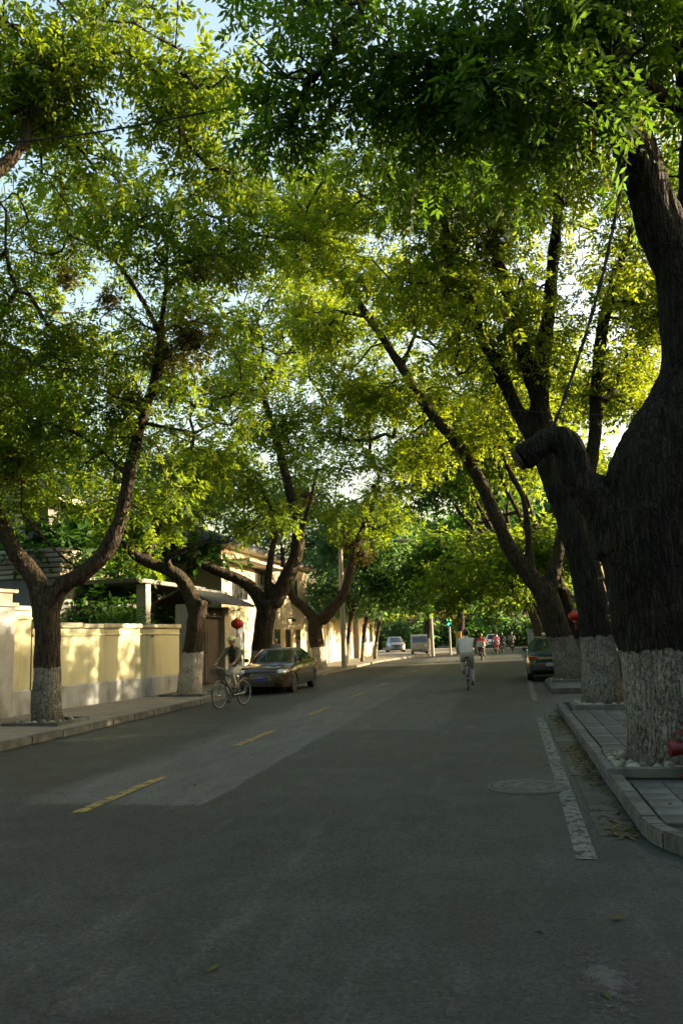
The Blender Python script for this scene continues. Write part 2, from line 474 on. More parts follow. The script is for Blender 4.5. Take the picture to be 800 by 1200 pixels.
M_conpole = mat('concrete_pole', (0.36, 0.34, 0.29), (0.28, 0.265, 0.23), 0.85, 4, 0.2, 40)
M_cable = mat('cable', (0.012, 0.012, 0.012), None, 0.7, 20)
M_skin = mat('skin', (0.36, 0.2, 0.13), (0.32, 0.175, 0.115), 0.55, 8)
M_hair = mat('hair', (0.012, 0.01, 0.009), (0.02, 0.017, 0.014), 0.5, 40, 0.3, 60)
M_white = mat('white_cloth', (0.68, 0.66, 0.6), (0.6, 0.58, 0.52), 0.9, 7, 0.3, 18)
M_cream = mat('cream_cloth', (0.46, 0.43, 0.35), (0.38, 0.35, 0.28), 0.9, 7, 0.3, 18)
M_olive = mat('olive_cloth', (0.16, 0.14, 0.07), (0.12, 0.105, 0.05), 0.9, 7, 0.3, 18)
M_navy = mat('navy_cloth', (0.02, 0.026, 0.06), None, 0.9, 7, 0.3, 18)
M_blackc = mat('black_cloth', (0.014, 0.014, 0.014), (0.02, 0.02, 0.02), 0.9, 7, 0.3, 18)
M_redc = mat('red_cloth', (0.4, 0.035, 0.04), (0.32, 0.025, 0.03), 0.9, 7, 0.3, 18)
M_pink = mat('pink_cloth', (0.5, 0.16, 0.2), (0.42, 0.12, 0.16), 0.9, 7, 0.3, 18)
M_grey = mat('grey_cloth', (0.2, 0.2, 0.2), None, 0.9, 7, 0.3, 18)
M_shoe = mat('shoe', (0.05, 0.035, 0.025), None, 0.6, 9)
M_capy = mat('pale_yellow_cap', (0.42, 0.42, 0.1), (0.5, 0.5, 0.24), 0.6, 5)
M_bikeblue = mat('blue_frame', (0.03, 0.07, 0.16), None, 0.35, 5, coat=0.5)
M_bikegrey = mat('grey_frame', (0.04, 0.04, 0.038), None, 0.35, 5, coat=0.4, metal=0.3)
M_orange = mat('orange_panel', (0.42, 0.22, 0.08), (0.34, 0.17, 0.06), 0.6, 5)
M_green_on = emit('signal_green', (0.08, 0.85, 0.5), 1.0)
M_wire = mat('basket_wire', (0.05, 0.045, 0.04), None, 0.5, 9, metal=0.5)

def road_mat():
    """worn asphalt with two repaired strips of paler asphalt along the middle of the street"""
    M = mat('road_asphalt', (0.031, 0.037, 0.034), (0.046, 0.053, 0.05), 0.6, 2.2, 0.4, 110, c3=(0.027, 0.03, 0.029), s3=0.35, amt3=(0.45, 0.7), detail=10, spec=.28)
    nt = M.node_tree
    b = nt.nodes['Principled BSDF']
    base = b.inputs['Base Color'].links[0].from_socket
    L = nt.links.new
    def math_(op, a, c, clamp=False):
        n_ = nt.nodes.new('ShaderNodeMath'); n_.operation = op; n_.use_clamp = clamp
        for i, v in ((0, a), (1, c)):
            if isinstance(v, (int, float)): n_.inputs[i].default_value = v
            else: L(v, n_.inputs[i])
        return n_.outputs[0]
    def ramp(v, lo, hi):
        n_ = nt.nodes.new('ShaderNodeMapRange'); n_.inputs[1].default_value = lo; n_.inputs[2].default_value = hi
        L(v, n_.inputs[0]); return n_.outputs[0]
    tc = nt.nodes.new('ShaderNodeTexCoord')
    sp = nt.nodes.new('ShaderNodeSeparateXYZ'); L(tc.outputs['Object'], sp.inputs[0])
    nz = nt.nodes.new('ShaderNodeTexNoise'); nz.inputs['Scale'].default_value = 0.9; nz.inputs['Detail'].default_value = 8; L(tc.outputs['Object'], nz.inputs[0])
    wob = math_('MULTIPLY', math_('SUBTRACT', nz.outputs['Fac'], 0.5), 0.22)
    x = math_('ADD', sp.outputs[0], wob); y = math_('ADD', sp.outputs[1], wob)
    xw = math_('ADD', sp.outputs[0], math_('MULTIPLY', wob, 4.0))
    p1 = math_('MULTIPLY', math_('MULTIPLY', ramp(xw, -5.5, -5.0), ramp(x, -3.14, -3.19)), ramp(y, 8.05, 8.2))
    p2 = math_('MULTIPLY', math_('MULTIPLY', ramp(x, -3.2, -3.14), ramp(x, -1.15, -1.35)), ramp(y, 14.4, 14.6))
    sw_ = nt.nodes.new('ShaderNodeTexNoise'); sw_.inputs['Scale'].default_value = 5; sw_.inputs['Detail'].default_value = 9
    mp = nt.nodes.new('ShaderNodeMapping'); mp.inputs['Scale'].default_value = (1, .18, 1); L(tc.outputs['Object'], mp.inputs[0]); L(mp.outputs[0], sw_.inputs[0])
    grey = nt.nodes.new('ShaderNodeMix'); grey.data_type = 'RGBA'
    grey.inputs[6].default_value = (.066, .07, .068, 1); grey.inputs[7].default_value = (.1, .104, .1, 1); L(ramp(sw_.outputs['Fac'], .3, .7), grey.inputs[0])
    m1 = nt.nodes.new('ShaderNodeMix'); m1.data_type = 'RGBA'
    L(math_('ADD', math_('MULTIPLY', p1, 1.0), math_('MULTIPLY', p2, .5)), m1.inputs[0]); L(base, m1.inputs[6]); L(grey.outputs[2], m1.inputs[7])
    # faint worn streaks along the wheel tracks
    st = math_('MULTIPLY', ramp(sw_.outputs['Fac'], .56, .75), .35)
    m2 = nt.nodes.new('ShaderNodeMix'); m2.data_type = 'RGBA'
    L(st, m2.inputs[0]); L(m1.outputs[2], m2.inputs[6]); m2.inputs[7].default_value = (.1, .103, .098, 1)
    # dark hairline cracks
    vo = nt.nodes.new('ShaderNodeTexVoronoi'); vo.feature = 'DISTANCE_TO_EDGE'; vo.inputs['Scale'].default_value = .42
    ad = nt.nodes.new('ShaderNodeVectorMath'); ad.operation = 'ADD'; L(tc.outputs['Object'], ad.inputs[0])
    nz2 = nt.nodes.new('ShaderNodeTexNoise'); nz2.inputs['Scale'].default_value = 1.6; nz2.inputs['Detail'].default_value = 7; L(tc.outputs['Object'], nz2.inputs[0]); L(nz2.outputs['Color'], ad.inputs[1])
    L(ad.outputs[0], vo.inputs[0])
    cr = math_('MULTIPLY', ramp(vo.outputs['Distance'], .012, .002), ramp(nz.outputs['Fac'], .5, .6))
    m3 = nt.nodes.new('ShaderNodeMix'); m3.data_type = 'RGBA'
    L(math_('MULTIPLY', cr, .7), m3.inputs[0]); L(m2.outputs[2], m3.inputs[6]); m3.inputs[7].default_value = (.018, .018, .018, 1)
    # aggregate: pale and dark stones a centimetre or two across
    v2 = nt.nodes.new('ShaderNodeTexVoronoi'); v2.inputs['Scale'].default_value = 55; L(tc.outputs['Object'], v2.inputs[0])
    sc_ = nt.nodes.new('ShaderNodeSeparateColor'); L(v2.outputs['Color'], sc_.inputs[0])
    v3 = nt.nodes.new('ShaderNodeTexVoronoi'); v3.inputs['Scale'].default_value = 23; L(tc.outputs['Object'], v3.inputs[0])
    s3_ = nt.nodes.new('ShaderNodeSeparateColor'); L(v3.outputs['Color'], s3_.inputs[0])
    gain = math_('ADD', math_('MULTIPLY', ramp(sc_.outputs[0], .0, 1.0), .8), math_('ADD', .58, math_('MULTIPLY', ramp(s3_.outputs[1], .93, .95), math_('MULTIPLY', ramp(v3.outputs['Distance'], .3, .2), .9))))
    m4 = nt.nodes.new('ShaderNodeVectorMath'); m4.operation = 'SCALE'
    L(m3.outputs[2], m4.inputs[0]); L(gain, m4.inputs['Scale'])
    # tar drips and oil spots
    n5 = nt.nodes.new('ShaderNodeTexNoise'); n5.inputs['Scale'].default_value = 3.1; n5.inputs['Detail'].default_value = 3; L(tc.outputs['Object'], n5.inputs[0])
    m5 = nt.nodes.new('ShaderNodeMix'); m5.data_type = 'RGBA'
    L(math_('MULTIPLY', ramp(n5.outputs['Fac'], .67, .73), .55), m5.inputs[0]); L(m4.outputs[0], m5.inputs[6]); m5.inputs[7].default_value = (.022, .023, .023, 1)
    L(m5.outputs[2], b.inputs['Base Color'])
    return M
def wear_through(M, lo, hi, scale, falloff=None):
    """let the asphalt show through worn paint: the paint is absent where the noise is low"""
    nt = M.node_tree
    L = nt.links.new
    b = nt.nodes['Principled BSDF']; out = nt.nodes['Material Output']
    tc = nt.nodes.new('ShaderNodeTexCoord')
    nz = nt.nodes.new('ShaderNodeTexNoise'); nz.inputs['Scale'].default_value = scale; nz.inputs['Detail'].default_value = 9; nz.inputs['Roughness'].default_value = .7
    L(tc.outputs['Object'], nz.inputs[0])
    fac = nz.outputs['Fac']
    if falloff:
        sg = nt.nodes.new('ShaderNodeTexGradient'); sg.gradient_type = 'SPHERICAL'
        mp = nt.nodes.new('ShaderNodeMapping'); mp.inputs['Scale'].default_value = falloff; L(tc.outputs['Object'], mp.inputs[0]); L(mp.outputs[0], sg.inputs[0])
        mu = nt.nodes.new('ShaderNodeMath'); mu.operation = 'MULTIPLY_ADD'; L(sg.outputs['Fac'], mu.inputs[0]); mu.inputs[1].default_value = .5; L(fac, mu.inputs[2]); fac = mu.outputs[0]
    mr = nt.nodes.new('ShaderNodeMapRange'); mr.inputs[1].default_value = lo; mr.inputs[2].default_value = hi; L(fac, mr.inputs[0])
    tr = nt.nodes.new('ShaderNodeBsdfTransparent'); ms = nt.nodes.new('ShaderNodeMixShader')
    L(mr.outputs[0], ms.inputs[0]); L(tr.outputs[0], ms.inputs[1]); L(b.outputs[0], ms.inputs[2]); L(ms.outputs[0], out.inputs[0])
wear_through(M_paint_y, .36, .5, 9)
wear_through(M_paint_w, .36, .5, 11)
wear_through(M_scuff, .72, .95, 12, (3.8, 1.35, 1))

# ------------------------------------------------------------------ ground, road, pavements
KL = -8.36          # left kerb line
KR = 0.96           # right kerb line
struct('terrain', ([(-500, -300, -0.06), (500, -300, -0.06), (500, 900, -0.06), (-500, 900, -0.06)], [(0, 1, 2, 3)]), M_soil)
struct('road', ([(-40, -40, 0), (40, -40, 0), (40, 300, 0), (-40, 300, 0)], [(0, 1, 2, 3)]), road_mat())
def sheet(poly, z): return [(x, y, z) for x, y in poly], [tuple(range(len(poly)))]
# dashed centre line
road = bpy.data.objects['road']
Y = 7.68
dash_md = None
while Y < 60:
    w = 0.07
    me = [(-w, 0, 0.008), (w, 0, 0.008), (w, 2.05, 0.008), (-w, 2.05, 0.008)], [(0, 1, 2, 3)]
    dash_md = dash_md or mesh_data('lane_dash', me, M_paint_y)
    o = link('lane_dash', dash_md, road)
    o.location = (-4.33, Y, 0)
    Y += 4.85
# white parking bay lines on the right
def line_strip(pts, w, z):
    V, F = [], []
    for x, y in pts: V += [(x - w / 2, y, z), (x + w / 2, y, z)]
    for i in range(len(pts) - 1): F.append((2 * i, 2 * i + 1, 2 * i + 3, 2 * i + 2))
    return V, F
obj('bay_line', line_strip([(0.47, 6.32), (0.49, 8), (0.51, 11), (0.53, 14), (0.54, 16.1)], 0.15, 0.006), M_paint_w, road)
obj('bay_line', line_strip([(0.60, 20.2), (0.66, 26), (0.72, 34)], 0.15, 0.006), M_paint_w, road)
o = obj('paint_scuff', ([(-.28, -.75, .006), (.28, -.75, .006), (.28, .75, .006), (-.28, .75, .006)], [(0, 1, 2, 3)]), M_scuff, road)
o.location = (.36, 4.25, 0)

# manhole cover
mh = thing('manhole_cover', 'round iron manhole cover set in the asphalt beside the white line', 'manhole cover', (0.12, 9.14, 0))
obj('rim', lathe([(0.43, 0.002), (0.43, 0.008), (0.385, 0.009), (0.385, 0.002)], 36), M_rimc, mh)
obj('lid', lathe([(0.375, 0.002), (0.375, 0.010), (0.36, 0.013), (0.31, 0.013), (0.30, 0.008), (0.2, 0.008), (0.19, 0.013), (0.12, 0.013), (0.11, 0.008), (0.02, 0.008)], 36), M_iron, mh)
for k in range(12):
    a = k * math.pi / 6
    o = obj('lug', bbox(0.215, 0.285, -0.02, 0.02, 0.007, 0.014, 0.003), M_iron, mh)
    o.rotation_euler = (0, 0, a)

# left pavement: concrete sheet rising to the garden wall, and its kerbstones
sw = struct('sidewalk_left', ([(-8.2, -30, 0.128), (-8.2, 52, 0.128), (-9.6, 52, 0.15), (-9.6, -30, 0.15), (-18, 60, 0.24), (-18, -30, 0.24),
     (-7.2, 60, 0.128), (-4.2, 68, 0.128), (-3.2, 92, 0.128), (-18, 92, 0.24)],
    [(3, 0, 1, 2), (5, 3, 2, 4), (1, 6, 7, 8, 9, 4, 2)]), M_walk)
ks = mesh_data('kerbstone', mv(bbox(-0.075, 0.075, 0.004, 0.986, 0, 0.145, 0.018, 2), 0, 0, 0), M_concrete, True)
def kerb_run(pts, parent, L=0.99):
    """lay kerbstones end to end along a polyline"""
    pts = [Vector((*p, 0)) for p in pts]
    i, carry = 0, 0.0
    for a, b in zip(pts, pts[1:]):
        d = b - a
        n = max(1, round(d.length / L))
        for k in range(n):
            o = link('kerbstone', ks, parent)
            o.location = a + d * (k / n) + Vector((random.uniform(-.006, .006), 0, random.uniform(-.012, .004)))
            o.rotation_euler = (0, random.uniform(-.01, .01), math.atan2(-d.x, d.y) + random.uniform(-.006, .006))
            o.scale = (1, d.length / n / L, 1)
kerb_run([(KL + 0.085, 9.0), (KL + 0.085, 23.9)], sw)
kerb_run([(KL + 0.085, 30.1), (KL + 0.085, 52), (-7.2, 60), (-4.2, 68), (-3.2, 92)], sw)
# lowered apron in front of the gate
obj('apron_slab', prism([(-8.62, 23.95), (-8.15, 23.95), (-8.15, 30.05), (-8.62, 30.05)], 0.0, 0.05), M_concrete, sw)

# right pavement, near piece (rounded corner by the side entrance) with single pavers
def corner_pts(cx, cy, r, a0, a1, n):
    return [(cx + r * math.cos(a0 + (a1 - a0) * i / n), cy + r * math.sin(a0 + (a1 - a0) * i / n)) for i in range(n + 1)]
near_c = corner_pts(2.25, 7.1, 1.29, rad(180), rad(268), 7)          # from (0.96, 8.05) round to (2.2, 6.76)
swr = struct('sidewalk_right', prism([(1.1, 17.9)] + corner_pts(2.25, 7.1, 1.15, rad(180), rad(268), 7) + [(5.2, 5.95), (5.2, 17.9)], -0.05, 0.098), M_joint)
kerb_run([(KR + 0.075, 17.9), (KR + 0.075, 7.1)], swr)
kc = corner_pts(2.25, 7.1, 1.29 - 0.075, rad(180), rad(268), 8)
kerb_run(kc, swr, 0.99)
kerb_run([(2.23, 5.885), (5.2, 5.885)], swr)
kerb_run([(KR + 0.075, 17.97), (5.2, 17.97)], swr)
pv = mesh_data('paver', bbox(0.004, 0.292, 0.004, 0.292, 0.08, 0.135, 0.006), M_paver, False)
PITS = [(1.66, 9.72, 0.78), (1.85, 17.0, 0.72), (1.9, 25.6, 0.7)]
n = 0
for iy in range(40):
    for ix in range(7):
        x, y = 1.125 + ix * 0.297, 6.02 + iy * 0.297
        cx, cy = x + .148, y + .148
        if cy > 17.7 or (cy < 7.1 and cx < 2.25 and math.hypot(cx - 2.25, cy - 7.1) > 1.0): continue
        if any(abs(cx - a) < h + .1 and abs(cy - b) < h + .1 for a, b, h in PITS): continue
        if n >= 285: continue
        o = link('paver', pv, swr); n += 1
        o.location = (x, y, random.uniform(-.004, .003))
        o.rotation_euler = (random.uniform(-.008, .008), random.uniform(-.008, .008), 0)
# concrete slab filling the far part of the same pavement
obj('paving_strip', box(3.22, 5.15, 6.0, 17.85, 0.09, 0.13), M_paver, swr)
# gutter of concrete slabs along the right kerb
for k in range(12):
    y0 = 7.0 + k * 0.93
    if y0 > 17: break
    o = obj('gutter_slab', bbox(0.60 + (0.05 if k % 3 else 0.03), KR - 0.004, y0 + 0.008, y0 + 0.92, -0.03, 0.010 + random.uniform(-.003, .004), 0.006), M_gutter, swr)
# second piece of right pavement beyond the drive
swr2 = struct('sidewalk_right_far', prism([(1.28, 22.4), (5.2, 22.4), (5.2, 26.5), (1.28, 26.5)], -0.05, 0.128), M_paver)
kerb_run([(1.21, 22.4), (1.21, 26.6)], swr2)
kerb_run([(1.15, 22.36), (5.2, 22.36)], swr2)
kerb_run([(5.2, 26.56), (1.15, 26.56)], swr2)
swr3 = struct('sidewalk_right_distant', prism([(3.4, 26.7), (5.2, 26.7), (5.2, 33.9), (1.6, 34.1), (1.6, 74), (8, 74), (8, 26.7)], -0.05, 0.126), M_walk)
kerb_run([(1.6, 34.1), (1.6, 74)], swr3)

# ------------------------------------------------------------------ trees
def fast_mesh(name, V, quads, mat):
    d = bpy.data.meshes.new(name)
    V = np.asarray(V, dtype=np.float32)
    quads = np.asarray(quads, dtype=np.int32)
    d.vertices.add(len(V)); d.vertices.foreach_set('co', V.ravel())
    d.loops.add(quads.size); d.loops.foreach_set('vertex_index', quads.ravel())
    d.polygons.add(len(quads)); d.polygons.foreach_set('loop_start', np.arange(0, quads.size, quads.shape[1], dtype=np.int32))
    d.materials.append(mat)
    d.update(calc_edges=True)
    return d
def norm(a): return a / np.maximum(np.linalg.norm(a, axis=-1, keepdims=True), 1e-9)
def compound_leaves(o, d, L, pairs, ll, lw):
    """o (N,3) bases, d (N,3) directions, L (N,) rachis length -> leaflet quads"""
    N = len(o)
    sz = RNG.uniform(.6, 1.3, N)
    L = L * (.6 + .4 * sz)
    up = norm(RNG.normal(size=(N, 3)) * 0.45 + np.array([0, 0, 1.0]))
    side = norm(np.cross(d, up))
    nrm = norm(np.cross(side, d))
    Vs = []
    ts = np.linspace(0.22, 0.95, pairs)
    for t in ts:
        sag = -0.22 * t * t
        b0 = o + d * (L * t)[:, None] + np.array([0, 0, 1]) * (L * sag)[:, None]
        for sgn in (-1, 1):
            ld = norm(side * sgn + d * RNG.uniform(.35, .8, (N, 1)) - nrm * RNG.uniform(-.15, .55, (N, 1)) - np.array([0, 0, .25]))
            wd = norm(np.cross(ld, nrm + RNG.normal(size=(N, 3)) * .35))
            l = (ll * sz * RNG.uniform(.8, 1.2, N) * (1 - .25 * abs(t - .55)))[:, None]
            w = (lw * sz * RNG.uniform(.8, 1.2, N))[:, None]
            Vs.append(np.stack([b0, b0 + ld * l * .45 + wd * w * .5, b0 + ld * l, b0 + ld * l * .45 - wd * w * .5], 1))
    b0 = o + d * L[:, None] * .97 + np.array([0, 0, -.22]) * L[:, None]
    ld = norm(d - np.array([0, 0, .4]))
    wd = side
    Vs.append(np.stack([b0, b0 + ld * ll * .45 + wd * lw * .5, b0 + ld * ll, b0 + ld * ll * .45 - wd * lw * .5], 1))
    return np.concatenate(Vs, 0).reshape(-1, 3)
def catmull(pts, sub):
    """pts: (x,y,z,r) list -> finer list"""
    P = np.array(pts, dtype=float)
    if len(P) < 3: sub = max(sub, 2)
    out = []
    for i in range(len(P) - 1):
        p0, p1, p2, p3 = P[max(i - 1, 0)], P[i], P[i + 1], P[min(i + 2, len(P) - 1)]
        for k in range(sub):
            t = k / sub
            out.append(.5 * (2 * p1 + (p2 - p0) * t + (2 * p0 - 5 * p1 + 4 * p2 - p3) * t * t + (3 * p1 - p0 - 3 * p2 + p3) * t ** 3))
    out.append(P[-1])
    out = np.array(out)
    out[:, 3] = np.maximum(out[:, 3], 0.012)
    return out
def PX(lst):
    """pixel polyline (px, py, Y, r) -> metres (x, y, z, r)"""
    return [(*at(a, b, c), r) for a, b, c, r in lst]
def remeshed(me, voxel):
    d = mesh_data('tmp', me, None)
    o = link('tmp', d)
    md = o.modifiers.new('r', 'REMESH')
    md.mode = 'VOXEL'
    md.voxel_size = voxel
    md.use_smooth_shade = True
    sm = o.modifiers.new('s', 'SMOOTH')
    sm.factor = 0.5; sm.iterations = 3
    out = evaluated(o)
    bpy.data.objects.remove(o)
    bpy.data.meshes.remove(d)
    return out
def rough_bark(d, amp, fz=0.2, f=8.0):
    n = len(d.vertices)
    co = np.empty(n * 3, np.float32); d.vertices.foreach_get('co', co); co = co.reshape(-1, 3)
    no = np.empty(n * 3, np.float32); d.vertices.foreach_get('normal', no); no = no.reshape(-1, 3)
    a = np.array([(.55 - 2.2 * abs(mnoise.noise((p[0] * f + .3 * math.sin(p[2] * 5), p[1] * f, p[2] * f * fz)))) * .75 + mnoise.noise((p[0] * f * 2.3, p[1] * f * 2.3, p[2] * f * fz * 2.5)) * .5
                  + 1.5 * mnoise.noise((p[0] * 2.0, p[1] * 2.0, p[2] * 1.6)) for p in co], np.float32)
    co = co + no * (a * amp)[:, None]
    d.vertices.foreach_set('co', co.ravel())
    d.update()
def halve(d, z, keep_below):
    """part of the mesh below / above an uneven brushed paint line"""
    bm = bmesh.new(); bm.from_mesh(d)
    kill = []
    for f in bm.faces:
        c = f.calc_center_median()
        lim = z + .05 * mnoise.noise((c.x * 3, c.y * 3, 1.7)) + .05 * mnoise.noise((c.x * 16, c.y * 16, 4.1))
        if (c.z < lim) != keep_below: kill.append(f)
    bmesh.ops.delete(bm, geom=kill, context='FACES')
    for v in bm.verts:
        if v.is_boundary and abs(v.co.z - z) < .25:
            v.co.z = z + .05 * mnoise.noise((v.co.x * 3, v.co.y * 3, 1.7)) + .05 * mnoise.noise((v.co.x * 16, v.co.y * 16, 4.1))
    e = bpy.data.meshes.new('half'); bm.to_mesh(e); bm.free()
    e.polygons.foreach_set('use_smooth', [True] * len(e.polygons))
    return e
TREES = []
def make_tree(name, label, group, limbs, puffs, wash=1.1, voxel=0.06, bark=None, wash_mat=None, amp=0.02,
              leaf=(10, 5, 0.11, 0.038, 0.3), leaf_m=None, burls=(), catkins=0, spread=0.32, grow_from=0.35, cuts=(), nodes_sub=4, twig=0.0095, sides=5):
    """limbs: list of [(x,y,z,r)..] in metres, the first one the trunk from the ground up
       puffs: ellipsoids (centre, radii, count) in which twig ends are scattered
       leaf: (compound leaves per twig end, pairs, leaflet length, width, rachis length)"""
    base = Vector(limbs[0][0][:3])
    root = thing(name, label, 'tree', base, 0, group)
    B = np.array(base)
    parts = []
    nodes, nrad = [], []
    voxel = min(voxel, limbs[0][1][3] * .5)
    for li, l in enumerate(limbs):
        f = catmull(l, nodes_sub)
        f[:, :3] -= B
        pts = [tuple(p[:3]) for p in f]; rs = [p[3] for p in f]
        if li == 0:                       # root flare
            pts = [(pts[0][0], pts[0][1], pts[0][2] - 0.25)] + pts
            rs = [rs[0] * 1.25] + rs
        parts.append(tube(pts, [max(q, voxel * .8) for q in rs], 12))
        k0 = int(len(f) * (0.85 if li == 0 else grow_from))
        for p in f[k0:]:
            if p[3] < 0.3:
                nodes.append(p[:3]); nrad.append(p[3])
    d = remeshed(join(*parts), voxel)
    rough_bark(d, amp)
    if wash:
        lo, hi = halve(d, wash, True), halve(d, wash, False)
        lo.materials.clear(); hi.materials.clear()
        lo.materials.append(wash_mat or M_wash); hi.materials.append(bark or M_bark)
        tr = link('trunk', hi, root)
        b = link('whitewashed_base', lo, root)
    else:
        d.polygons.foreach_set('use_smooth', [True] * len(d.polygons))
        d.materials.clear(); d.materials.append(bark or M_bark)
        tr = link('trunk', d, root)
    for c, n_, r in cuts:                 # sawn limb ends
        M = Vector(n_).to_track_quat('Z', 'Y').to_matrix().to_4x4(); M.translation = Vector(c) - base
        obj('sawn_end', xf(lathe([(r, -0.03), (r * 1.02, 0.0), (r * .9, 0.018), (r * .5, 0.012), (r * .1, 0.016)], 16), M), M_cut, tr, True)
    # twig ends
    att = []
    for c, rr, n_ in puffs:
        k_ = max(1, n_ // 7)
        v = norm(RNG.normal(size=(k_, 3))) * (RNG.uniform(0.05, 1, (k_, 1)) ** (1 / 2.4))
        cc = np.array(c) - B + v * np.array(rr)
        att.append(cc[RNG.integers(0, k_, n_)] + RNG.normal(size=(n_, 3)) * np.array([.40, .40, .27]) * min(1.6, max(rr) * .5))
    att = np.concatenate(att) if att else np.zeros((0, 3))
    nodes = np.array(nodes); nl = len(nodes)
    if len(att):
        dist = np.min(np.linalg.norm(att[:, None] - nodes[None], axis=2), 1)
        order = np.argsort(dist)
        att = att[order]
        allp = np.concatenate([nodes, att])
        parent = np.full(len(allp), -1)
        depth = np.zeros(len(allp))
        cur = nl
        for i in range(nl, len(allp)):
            dd = np.linalg.norm(allp[:cur] - allp[i], axis=1) + 0.12 * depth[:cur]
            j = int(np.argmin(dd)); parent[i] = j; depth[i] = depth[j] + 1; cur += 1
        cnt = np.zeros(len(allp))
        for i in range(len(allp) - 1, nl - 1, -1):
            cnt[i] += 1
            if parent[i] >= nl: cnt[parent[i]] += cnt[i]
        bt = []
        for i in range(nl, len(allp)):
            a, b2 = Vector(allp[parent[i]]), Vector(allp[i])
            r0 = min(twig * cnt[i] ** .5 + .004, 0.11)
            rb = r0 if parent[i] >= nl else min(r0 * 1.25, nrad[parent[i]] * .8)
            mid = (a + b2) / 2 + Vector(RNG.normal(size=3)) * (b2 - a).length * .09 + Vector((0, 0, (b2 - a).length * .06))
            nxt = max(r0 * .75, .005)
            q1 = a.lerp(mid, .5) + Vector(RNG.normal(size=3)) * .01
            bt.append(tube([a, mid, b2] if r0 > .012 else [a, b2], [rb, (rb + nxt) / 2, nxt] if r0 > .012 else [rb, nxt], sides if r0 > .02 else 3, False))
        tag(obj('branches', join(*bt), bark or M_bark, root, True), kind='stuff')
        # leaves
        nper, pairs, ll, lw, L = leaf
        o = np.repeat(att, nper, 0)
        par = allp[parent[nl:]]
        back = np.repeat(par - att, nper, 0) * RNG.uniform(0, .7, (len(o), 1))
        off = RNG.normal(size=o.shape) * spread * np.array([1, 1, .75])
        o = o + back + off * .6
        d0 = norm(off + RNG.normal(size=o.shape) * .12 + np.array([0, 0, -.10]))
        V = compound_leaves(o, d0, L * RNG.uniform(.7, 1.25, len(o)), pairs, ll, lw)
        md = fast_mesh('crown', V, np.arange(len(V)).reshape(-1, 4), leaf_m or M_leaf)
        tag(link('crown', md, root), kind='stuff')
        if catkins:
            idx = RNG.integers(0, len(att), catkins)
            p = att[idx] + RNG.normal(size=(catkins, 3)) * .22
            ln = RNG.uniform(.14, .34, (catkins, 1))
            a = RNG.uniform(0, math.pi, catkins); sv = np.stack([np.cos(a), np.sin(a), 0 * a], 1) * .011
            tip = p + np.array([0, 0, -1]) * ln + RNG.normal(size=p.shape) * .02
            V1 = np.stack([p - sv, p + sv, tip + sv * .6, tip - sv * .6], 1)
            sv2 = np.stack([-np.sin(a), np.cos(a), 0 * a], 1) * .011
            V2 = np.stack([p - sv2, p + sv2, tip + sv2 * .6, tip - sv2 * .6], 1)
            V = np.concatenate([V1, V2]).reshape(-1, 3)
            tag(link('catkins', fast_mesh('catkins', V, np.arange(len(V)).reshape(-1, 4), M_catkin), root), kind='stuff')
    for c, r, dens in burls:              # knobs of old pollard wood bristling with short shoots
        c = np.array(c) - B
        kn = ellipsoid((0, 0, 0), (r * .5, r * .45, r * .38), 10, 7)
        V = [tuple(c + np.array(p) * (1 + .35 * mnoise.noise((p[0] * 7 + c[0], p[1] * 7, p[2] * 7)))) for p in kn[0]]
        o_ = obj('burl', (V, kn[1]), bark or M_bark, root, True)
        n_ = int(dens)
        v = norm(RNG.normal(size=(n_, 3)))
        p = c + v * (RNG.uniform(.25, 1.0, (n_, 1)) ** .7) * np.array([r, r, r * .85])
        V = compound_leaves(p, norm(v * .6 + RNG.normal(size=v.shape) * .5), np.full(n_, r * .4), 3, .075, .028)
        tag(link('shoots', fast_mesh('shoots', V, np.arange(len(V)).reshape(-1, 4), M_leaf_shoot), o_), kind='stuff')
    TREES.append(root)
    return root

def puff(px, py, Y, rx, ry, rz, n): return (tuple(at(px, py, Y)), (rx, ry, rz), n)
NEAR = (10, 4, 0.14, 0.05, 0.31)
MID = (9, 3, 0.20, 0.08, 0.34)

# --- left row
make_tree('street_tree', 'near left tree whose crown hangs in from the left edge of the picture', 'street trees along the left pavement',
    [[(-9.3, 7.4, 0.13, .34), (-9.25, 7.4, 1.3, .29), (-9.25, 7.45, 2.6, .29)],
     [(-9.25, 7.45, 2.5, .2), (-8.6, 7.8, 3.6, .17), (-7.6, 8.5, 4.9, .14)] + PX([(-40, 240, 9.0, .12), (10, 190, 9.3, .10), (34, 158, 9.5, .09), (31, 115, 9.7, .08), (92, 62, 10, .07), (165, 65, 10.2, .045)]),
     [(-9.25, 7.45, 2.5, .2), (-10, 7.0, 3.8, .17), (-10.3, 6.5, 5.5, .13), (-10, 6, 7.5, .09)]],
    [puff(60, 90, 10, 1.9, 1.8, 1.3, 69), puff(190, 60, 10, 1.7, 1.7, 1.0, 69), puff(260, 170, 11, .9, 1.0, .8, 26), puff(20, 30, 9.5, 1.6, 1.6, 1.2, 44), puff(110, 150, 11, 1.0, 1.2, .7, 19), ((-8.5, 6.5, 8.0), (3.2, 2.6, 1.8), 80)],
    leaf=NEAR, catkins=420, voxel=.07)

